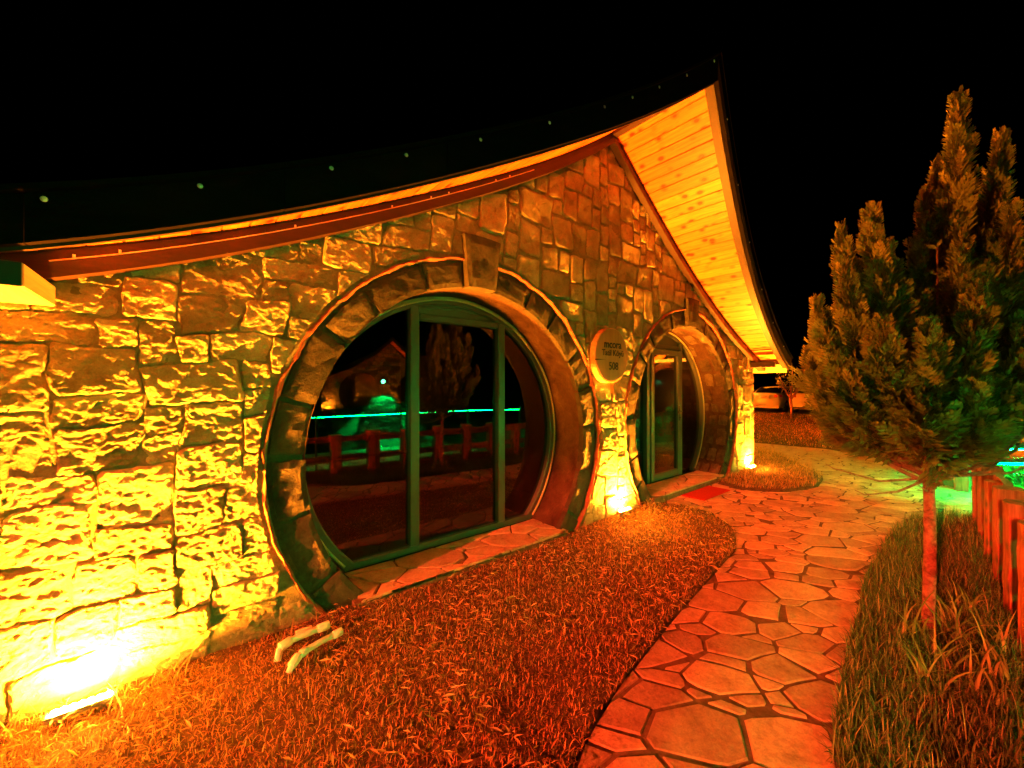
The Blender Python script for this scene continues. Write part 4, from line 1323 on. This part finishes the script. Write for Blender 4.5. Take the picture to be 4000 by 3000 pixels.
# ------------------------------------------------------------------ rustic slab fence
def rough_slab(x0, x1, y0, y1, z0, z1, rd, along='z', amp=0.012, nseg=9):
    """a sawn slab with waney edges, long axis z or x (local coordinates)"""
    rings = []; so = rd.uniform(0, 60)
    for i in range(nseg+1):
        t = i/nseg
        if along == 'z':
            z = z0+(z1-z0)*t
            w0 = x0+amp*2*fnoise(z*4, so, 1); w1 = x1+amp*2*fnoise(z*4, so, 5); d0 = y0+amp*0.6*fnoise(z*6, so, 9)
            rings.append([V(w0,y1,z),V(w0+0.012,d0+0.008,z),V((w0+w1)/2,d0-0.012,z),V(w1-0.012,d0+0.008,z),V(w1,y1,z)])
        else:
            x = x0+(x1-x0)*t
            h0 = z0+amp*1.3*fnoise(x*3, so, 1); h1 = z1+amp*1.3*fnoise(x*3, so, 5); d0 = y0+amp*0.5*fnoise(x*5, so, 9)
            rings.append([V(x,y1,h0),V(x,d0,h0+0.006),V(x,d0,h1-0.006),V(x,y1,h1)])
    m = MB(); m.quadstrip(rings); return m

def fence(p0, p1, label, spacing, rd, gapw=0.20):
    a = V(*p0, 0); b = V(*p1, 0); d = b-a; L = d.length; ang = math.atan2(d.y, d.x)
    t = empty('slab_fence', a, label, 'fence', 'rough slab fences along the path', ang)
    # local frame: x along the fence, -y towards the walkway, +y towards the cottage
    n = max(1, round(L/spacing))
    for k in range(n+1):
        x = k*L/n; w = gapw*rd.uniform(0.85, 1.15); h = 0.74+rd.uniform(-0.03, 0.05)
        mm = rough_slab(x-w/2, x+w/2, 0.0, 0.15, -0.02, h, rd)
        mm.v = [V(v.x, 0.088-v.y, v.z) for v in mm.v]; mm.f = [tuple(reversed(f)) for f in mm.f]
        mm.build('post', M['fence'], t, local=True)
        for z in (0.25, 0.62):
            q = MB(); q.tube([V(x, 0.075, z+rd.uniform(-.02,.02)), V(x, 0.084, z)], 0.006, 6)
            q.build('nail', M['black'], t, local=True)
    seg = max(1, round(L/1.6))
    for z0, z1 in ((0.60,0.72),(0.27,0.38),(0.05,0.17)):
        for k in range(seg):
            rough_slab(k*L/seg+0.003, (k+1)*L/seg-0.003, -0.05, 0.0, z0+rd.uniform(-.015,.015), z1+rd.uniform(-.015,.015), rd, 'x', 0.012, 10).build('rail', M['rail'], t, local=True)
    return t
_rf = random.Random(31)
fence((-3.6,-3.75), (6.92,-2.86), 'long rough slab fence running close behind the path up to the gap', 0.62, _rf)
fence((8.95,-2.62), (12.6,-3.0), 'short rough slab fence beyond the gap to the footbridge', 0.60, _rf, 0.14)

# ------------------------------------------------------------------ railings with green light strips
def railing(pts, h, z0, label, group='green-lit railings by the pond', wood=False, ledscale=1.0, step=1.5):
    t = empty('railing', pts[0], label, 'railing', group)
    w = WLOC[t]
    for k in range(len(pts)-1):
        a = Vector(pts[k]); b = Vector(pts[k+1]); L = (b-a).length; d = (b-a)/L; s = V(-d.y, d.x, 0)
        za, zb_ = V(0,0,z0+h), V(0,0,z0+h)
        n = max(1, round(L/step))
        for i in range(n+1):
            if k and i == 0: continue
            p = a+d*(L*i/n)
            m = MB(); m.tube([p+V(0,0,z0-0.05), p+V(0,0,z0+h+0.035)], 0.022, 8)
            po = m.build('post', M['black'], t)
            m = MB(); m.tube([p+V(0,0,z0+h+0.03+0.035*(1-math.cos(q))) for q in np.linspace(0.05, pi-0.05, 7)], [0.035*math.sin(q) for q in np.linspace(0.05, pi-0.05, 7)], 8)
            m.build('ball_finial', M['black'], po, True)
        m = MB(); r = 0.05 if wood else 0.022
        m.quadstrip([[a+za+s*r+V(0,0,-r*.5), a+za-s*r+V(0,0,-r*.5), a+za-s*r+V(0,0,r*.5), a+za+s*r+V(0,0,r*.5)], [b+zb_+s*r+V(0,0,-r*.5), b+zb_-s*r+V(0,0,-r*.5), b+zb_-s*r+V(0,0,r*.5), b+zb_+s*r+V(0,0,r*.5)]])
        m.build('handrail', M['rail' if wood else 'black'], t)
        if ledscale:
            m = MB(); q = 0.009*ledscale; o = V(0,0,-r*.5-q-0.001)
            m.quadstrip([[a+za+o+s*q+V(0,0,-q), a+za+o-s*q+V(0,0,-q), a+za+o-s*q+V(0,0,q), a+za+o+s*q+V(0,0,q)], [b+zb_+o+s*q+V(0,0,-q), b+zb_+o-s*q+V(0,0,-q), b+zb_+o-s*q+V(0,0,q), b+zb_+o+s*q+V(0,0,q)]])
            m.build('light_strip', M['ledb' if wood else 'led'], t)
        for f in (0.30, 0.55, 0.78):
            m = MB(); m.tube([a+V(0,0,z0+h*f), b+V(0,0,z0+h*f)], 0.004, 5); m.build('cable', M['steel'], t)
    return t
railing([(-4.6,-4.40,0),(5.1,-4.02,0),(6.3,-3.55,0)], 0.98, 0.02, 'long black railing with green light strip behind the slab fence')
railing([(8.02,-2.86,0),(8.62,-3.5,0),(9.2,-5.2,0)], 0.80, -0.18, 'near wooden handrail of the footbridge with green strip beneath', wood=True, ledscale=1.5)
railing([(9.55,-2.70,0),(10.6,-3.6,0),(11.2,-5.2,0)], 0.80, -0.18, 'far wooden handrail of the footbridge with green strip beneath', wood=True, ledscale=1.2)

# walkway deck behind the railing
dk = empty('walkway', (0, -5.2, 0), 'boarded walkway behind the long railing', 'walkway')
_bmsh = MB(); _bmsh.box(-0.069, 0.069, -0.95, 0.95, -0.03, 0.0, bev=0.004)
_bme = meshdata('board', _bmsh.v, _bmsh.f)
for k in range(72):
    link_mesh('board', _bme, M['deck'], dk, (-4.9+k*0.146, -5.15+0.02*math.sin(k*2.1), 0.0))
pond = add('pond', [V(-6,-6.2,-0.045),V(4.0,-6.2,-0.045),V(4.2,-8.8,-0.045),V(-6,-9.5,-0.045)], [(0,3,2,1)], M['water'])
props(pond, 'dark still pond behind the walkway', 'water', None, 'structure')

# ------------------------------------------------------------------ boulder cascade lit by a green lamp
def cascade():
    rd = random.Random(12)
    m = MB()
    A = V(4.65,-8.2,0.0); B = V(6.4,-12.5,1.05)
    for _ in range(420):
        t = rd.random(); w = 0.75-0.35*t
        p = A.lerp(B, t)+V(rd.uniform(-w,w), rd.uniform(-.15,.15), rd.uniform(-.03,.06)); r = rd.uniform(0.05,0.11)
        b = len(m.v); so = rd.uniform(0,40)
        for i in range(4):
            ph = pi*(i+0.5)/4
            for j in range(6):
                th = 2*pi*j/6
                v = V(math.sin(ph)*math.cos(th), math.sin(ph)*math.sin(th), math.cos(ph)*0.65)
                m.v.append(p+v*r*(1+0.35*fnoise(v.x+so, v.y, v.z)))
        for i in range(3):
            for j in range(6): m.f.append((b+i*6+j, b+(i+1)*6+j, b+(i+1)*6+(j+1)%6, b+i*6+(j+1)%6))
        m.f.append(tuple(b+j for j in range(6)))
    o = m.build('cascade_stones', M['rock']); props(o, 'bank of pale boulders lit green across the pond', 'rocks', None, 'stuff')
    bank = MB()
    rows = []
    for i in range(9):
        t = i/8; c = A.lerp(B, t)+V(0,0,-0.06)
        rows.append([c+V(x, 0.3*fnoise(x,i,3), -0.25*abs(x)*(0.3+t)+0.08*fnoise(x*2,i,1)) for x in np.linspace(-2.6,2.6,12)])
    bank.quadstrip(rows, close=False)
    props(bank.build('bank', M['ground'], None, True), 'dark earth bank under the boulders', 'bank', None, 'structure')
    L = V(6.55,-12.9,1.72)
    t = empty('garden_spotlight', L, 'round green spotlight above the boulder bank', 'spotlight')
    m = MB(); m.tube([L+V(0,-0.12,0.03), L+V(0,-0.02,0.0), L+V(0,0.03,-0.01)], [0.05,0.09,0.1], 12); m.build('can', M['black'], t)
    m = MB(); m.tube([L+V(0,0.031,-0.012), L+V(0,0.036,-0.013)], [0.085,0.085], 12); m.build('lens', mat_emit('green_spot_lens', (0.05,1,0.3), 160.0), t)
    m = MB(); m.tube([L+V(0,-0.06,-0.05), V(L.x,L.y-0.06,0.6)], 0.02, 6); m.build('pole', M['black'], t)
    ld = bpy.data.lights.new('green_beam', 'SPOT'); ld.energy = 26000; ld.color = GREEN; ld.spot_size = math.radians(44); ld.spot_blend = 0.5; ld.shadow_soft_size = 0.08
    lo = bpy.data.objects.new('green_beam', ld); COL.objects.link(lo); lo.parent = t; lo.location = (0, 0.08, 0.02)
    lo.rotation_euler = V(-0.36, 0.9, -0.62).to_track_quat('-Z', 'Y').to_euler()
cascade()

# ------------------------------------------------------------------ leafy shrubs round the footbridge
def shrub(name, b, label, r, h, n, cols, lw, group='shrubs by the water'):
    b = Vector(b); rd = random.Random(int(b.x*10+b.y*7)); rg = np.random.default_rng(int(abs(b.x*10+b.y*7)))
    t = empty(name, b, label, 'shrub', group)
    m = MB(); P = []; D = []
    for k in range(14):
        a = rd.uniform(0, 2*pi); e = b+V(math.cos(a)*r*rd.uniform(.4,1), math.sin(a)*r*rd.uniform(.4,1), h*rd.uniform(.55,1))
        md = b.lerp(e, 0.5)+V(0,0,h*0.12)
        m.tube([b, md, e], [0.010,0.007,0.003], 5)
        for _ in range(n//14):
            s = rd.uniform(.25,1); p = (b*(1-s)**2+md*2*s*(1-s)+e*s*s); P.append(np.array(p)+rg.normal(0,.02,3)); D.append(np.array((e-b).normalized())+rg.normal(0,.7,3))
    m.build('stems', M['bark'], t)
    P = np.array(P); D = unit(np.array(D)); N = unit(np.cross(D, rg.normal(0,1,D.shape))); k = len(P)
    C_ = np.array(cols)[rg.integers(0,len(cols),k)]*rg.uniform(.7,1.3,(k,1))
    link_mesh('leaves', foliage_mesh('leaves', kites(P, D, N, rg.uniform(.6,1.2,k)*lw, rg.uniform(.3,.5,k)*lw)-np.array(b), C_), M['leaf'], t, b)
GR = [(0.10,0.17,0.04),(0.14,0.2,0.06),(0.07,0.12,0.03)]
shrub('shrub', (9.0,-3.25,-0.05), 'leafy shrub lit green beside the near footbridge rail', 0.45, 0.65, 560, GR, 0.10)
shrub('shrub', (10.3,-2.55,-0.05), 'low shrub growing behind the gap in the fence', 0.5, 0.7, 560, GR, 0.09)
shrub('shrub', (7.9,-3.45,-0.05), 'reedy green clump just behind the end of the slab fence', 0.35, 0.5, 420, GR, 0.12)
shrub('shrub', (11.8,-2.4,-0.05), 'dark shrub at the far end of the short fence', 0.6, 1.0, 560, GR, 0.09)
shrub('shrub', (6.2,-9.3,-0.05), 'shrub growing to one side of the boulder bank', 0.7, 1.1, 560, GR, 0.11)
shrub('shrub', (3.4,-8.9,-0.05), 'spreading shrub growing to the other side of the boulder bank', 0.8, 1.0, 560, GR, 0.11)

# ------------------------------------------------------------------ other cottages of the village
def far_cottage(x, y, rz, label, wd, ht, lamps, power=6.0):
    t = empty('far_cottage', (x, y, 0), label, 'cottage', 'other cottages of the village', rz)
    rd = random.Random(int(x))
    hw = wd/2; prof = [(-hw,1.9),(-hw*0.6,2.5),(-hw*0.25,3.4),(0,ht),(hw*0.25,3.4),(hw*0.6,2.5),(hw,1.9)]
    m = MB(); m.extrude_poly([(-hw,0),(hw,0)]+[(a, b) for a, b in reversed(prof)], 0.0, 6.0)
    w = m.build('wall', M['mortar'], t, local=True)
    g = 0.36
    for i in range(int(wd/g)):
        for j in range(int(ht/0.28)):
            cx_ = -hw+g*(i+0.5)+(0.1 if j % 2 else -0.08); cz_ = 0.28*(j+0.5)
            top = np.interp(cx_, [p[0] for p in prof], [p[1] for p in prof])
            if cz_+0.14 > top or math.hypot(cx_+hw*0.45, cz_-1.05) < 1.5 or math.hypot(cx_-hw*0.45, cz_-1.05) < 1.5: continue
            if rd.random() < 0.25: continue
            mm = MB(); mm.box(cx_-g*0.46, cx_+g*0.46, -0.03-rd.random()*0.05, 0.0-0.002, cz_-0.125, cz_+0.125, bev=0.02)
            o = bpy.data.objects.new('stone', meshdata('stone', mm.v, mm.f)); o.data.materials.append(M['stone']); COL.objects.link(o); o.parent = w; o.location = -w.location
    for s in (-1, 1):
        n = 40; vs = [V(s*hw*0.45+1.3*math.cos(2*pi*k/n), -0.012, max(0.08, 1.05+1.3*math.sin(2*pi*k/n))) for k in range(n)]
        add('window', vs, [tuple(range(n))], mat_cottage_glass, t, local=True)
    rp = [(a*1.12, b+0.02) for a, b in prof]
    m = MB(); m.extrude_poly(rp+[(a, b+0.28) for a, b in reversed(rp)], -0.7, 6.3); m.build('roof', M['shingle'], t, local=True)
    m = MB(); m.extrude_poly([(a, b-0.012) for a, b in rp]+[(a, b+0.01) for a, b in reversed(rp)], -0.68, -0.01); m.build('soffit', M['pine'], t, local=True)
    for k, lx in enumerate(lamps):
        mm = MB(); mm.box(lx-0.18, lx+0.18, -0.2, -0.12, 0.0, 0.09, bev=0.008); la = mm.build('lamp', M['housing'], t, local=True)
        ld = bpy.data.lights.new('cottage_beam', 'AREA'); ld.shape = 'RECTANGLE'; ld.size = 0.32; ld.size_y = 0.05; ld.color = FLOOD; ld.energy = P_FLOOD*power
        lo = bpy.data.objects.new('cottage_beam', ld); COL.objects.link(lo); lo.parent = t; lo.location = (lx, -0.16, 0.1)
        lo.rotation_euler = V(0, 0.25, 1).to_track_quat('-Z', 'Y').to_euler()
mat_cottage_glass = mat_plain('dark_far_glass', (0.01,0.01,0.012), 0.08, 0.5, 0.0, 0.0, 5.0, 0.0)
far_cottage(10.5, -22.0, pi, 'lit stone cottage on the far side of the pond', 8.4, 4.4, (0.0, 3.9, -3.9), 0.25)
far_cottage(17.4, -4.0, -pi/2, 'lit stone cottage standing behind the conifer', 8.4, 4.4, (0.6, -2.7))
far_cottage(19.0, 9.0, 0.0, 'unseen stone cottage added next along the row to light the cars', 8.4, 4.4, (0.0, 3.9, -3.9), 10.0)  # added out of view so its lamps reach the cars and field

# ------------------------------------------------------------------ parked cars
def car(name, label, pos, rz, paint, prof, roof, W, wb, tl, plate_z, emblem=False, trim=None):
    """local: rear at x=0, nose towards +x"""
    t = empty(name, pos, label, 'car', 'cars parked beyond the lawn', rz)
    secs = []
    for x, wf, zb_, zt in prof:
        w = W/2*wf
        secs.append([V(x,-w*0.86,zb_),V(x,-w*0.98,zb_+0.10),V(x,-w,zb_+(zt-zb_)*0.45),V(x,-w*0.96,zt-0.07),V(x,-w*0.84,zt),V(x,0,zt+0.015),V(x,w*0.84,zt),V(x,w*0.96,zt-0.07),V(x,w,zb_+(zt-zb_)*0.45),V(x,w*0.98,zb_+0.10),V(x,w*0.86,zb_)])
    m = MB(); m.quadstrip(secs); m.build('body', paint, t, True, True)
    secs = []
    for x, wf, z0, z1 in roof:
        w = W/2*wf; tp = w*(1-0.24*min(1, (z1-z0)/0.5))
        secs.append([V(x,-w,z0),V(x,-(w+tp)/2-0.01,(z0+z1)/2),V(x,-tp,z1-0.03),V(x,0,z1),V(x,tp,z1-0.03),V(x,(w+tp)/2+0.01,(z0+z1)/2),V(x,w,z0)])
    m = MB(); m.quadstrip(secs); m.build('windows', M['carglass'], t, True, True)
    xs = [r for r in roof if r[3]-r[2] > 0.38]
    m = MB(); m.quadstrip([[V(x,-W/2*wf*0.75,z1-0.03),V(x,0,z1+0.012),V(x,W/2*wf*0.75,z1-0.03),V(x,0,z1-0.035)] for x, wf, z0, z1 in xs]); m.build('roof_panel', paint, t, True, True)
    for s in (-1, 1):
        m = MB()
        m.tube([V(r[0], s*(W/2*r[1]*(1-0.24*min(1,(r[3]-r[2])/0.5))+0.006), r[3]-0.03) for r in roof], 0.028, 5)
        m.build('pillar', paint, t, True, True)
        for x in wb:
            wy = s*(W/2-0.10)
            m = MB(); R = 0.33
            m.tube([V(x,wy-0.11,R),V(x,wy-0.09,R),V(x,wy+0.09,R),V(x,wy+0.11,R)], [R*0.88,R,R,R*0.88], 20); wh = m.build('wheel', M['tyre'], t, True, True)
            m = MB(); m.tube([V(x,wy+s*0.10,R),V(x,wy+s*0.118,R)], [R*0.62,R*0.55], 14); m.build('rim', M['steel'], t, True, True)
        y0, y1, z0, z1, dx = tl
        m = MB(); m.quadstrip([[V(-0.014,s*y0,z0),V(-0.014,s*y0,z1),V(0.10,s*y0,z1),V(0.10,s*y0,z0)],[V(-0.005,s*(y0+y1)/2,z0+0.01),V(-0.005,s*(y0+y1)/2,z1),V(0.12,s*(y0+y1)/2,z1),V(0.12,s*(y0+y1)/2,z0+0.01)],[V(dx,s*y1,z0+0.03),V(dx,s*y1,z1-0.01),V(dx+0.15,s*y1,z1-0.01),V(dx+0.15,s*y1,z0+0.03)]]); m.build('tail_light', M['tail'], t, False, True)
        m = MB(); m.box(0.05+roof[-1][0]*0.62, 0.05+roof[-1][0]*0.62+0.12, min(s*W/2, s*(W/2+0.17)), max(s*W/2, s*(W/2+0.17)), roof[2][2]+0.02, roof[2][2]+0.15, bev=0.02); m.build('mirror', paint, t, False, True)
    m = MB(); m.box(-0.022, -0.004, -0.26, 0.26, plate_z-0.058, plate_z+0.058, bev=0.004); m.build('number_plate', M['plate'], t, False, True)
    m = MB(); m.box(-0.05, 0.3, -W/2*0.86, W/2*0.86, 0.20, 0.34, bev=0.02); m.build('bumper', trim, t, False, True)
    if emblem:
        m = MB(); m.tube([V(-0.018,0,prof[0][3]-0.16),V(0.0,0,prof[0][3]-0.16)], 0.055, 14); m.build('emblem', M['black'], t, False, True)
    return t
M['carglass'] = mat_plain('car_glass', (0.008,0.008,0.01), 0.06, 0.5, 0.0, 0.0, 4.0, 0.0)
M['carwhite'] = mat_plain('white_paint', (0.72,0.70,0.66), 0.28, 0.5, 0.0, 0.03, 2.0, 0.0)
M['carsilver'] = mat_plain('silver_paint', (0.34,0.33,0.31), 0.3, 0.5, 0.3, 0.04, 2.0, 0.0)
M['tyre'] = mat_plain('tyre_rubber', (0.02,0.02,0.02), 0.9, 0.2, 0.0, 0.1, 8.0, 0.0)
M['tail'] = mat_plain('tail_light_lens', (0.35,0.015,0.01), 0.15, 0.5, 0.0, 0.05, 8.0, 0.0)
M['plate'] = mat_plain('plate_white', (0.7,0.68,0.62), 0.5, 0.3, 0.0, 0.25, 26.0, 0.0)
sed_body = [(0.0,0.84,0.30,1.00),(0.10,0.95,0.24,1.08),(0.55,0.99,0.22,1.06),(1.0,1.0,0.20,1.0),(2.4,1.0,0.19,0.95),(3.4,1.0,0.20,0.93),(4.2,0.97,0.22,0.84),(4.55,0.86,0.28,0.68),(4.62,0.74,0.34,0.58)]
sed_roof = [(0.45,0.80,1.02,1.05),(0.80,0.84,1.00,1.25),(1.30,0.87,0.98,1.42),(2.1,0.88,0.96,1.46),(2.6,0.87,0.95,1.40),(3.1,0.86,0.94,1.15),(3.45,0.84,0.92,0.95)]
car('sedan', 'silver sedan seen from behind beside the cottage corner', (26.2,5.75,0), math.radians(-2), M['carsilver'], sed_body, sed_roof, 1.80, (0.85,3.55), (0.52,0.86,0.82,0.99,0.10), 0.84, False, M['carsilver'])
suv_body = [(0.0,0.86,0.36,1.05),(0.08,0.96,0.30,1.10),(0.6,1.0,0.26,1.10),(2.2,1.0,0.25,1.06),(3.3,1.0,0.25,1.02),(4.0,0.98,0.27,0.96),(4.35,0.88,0.32,0.80),(4.42,0.78,0.38,0.70)]
suv_roof = [(0.12,0.84,1.06,1.10),(0.40,0.87,1.06,1.52),(0.70,0.88,1.06,1.62),(1.7,0.89,1.05,1.64),(2.4,0.88,1.04,1.58),(3.0,0.86,1.03,1.28),(3.35,0.84,1.01,1.04)]
car('suv', 'white crossover seen from behind with its plate lit, right of the sedan', (26.0,3.62,0), math.radians(-4), M['carwhite'], suv_body, suv_roof, 1.84, (0.85,3.45), (0.50,0.90,0.86,1.0,0.12), 0.62, True, M['black'])
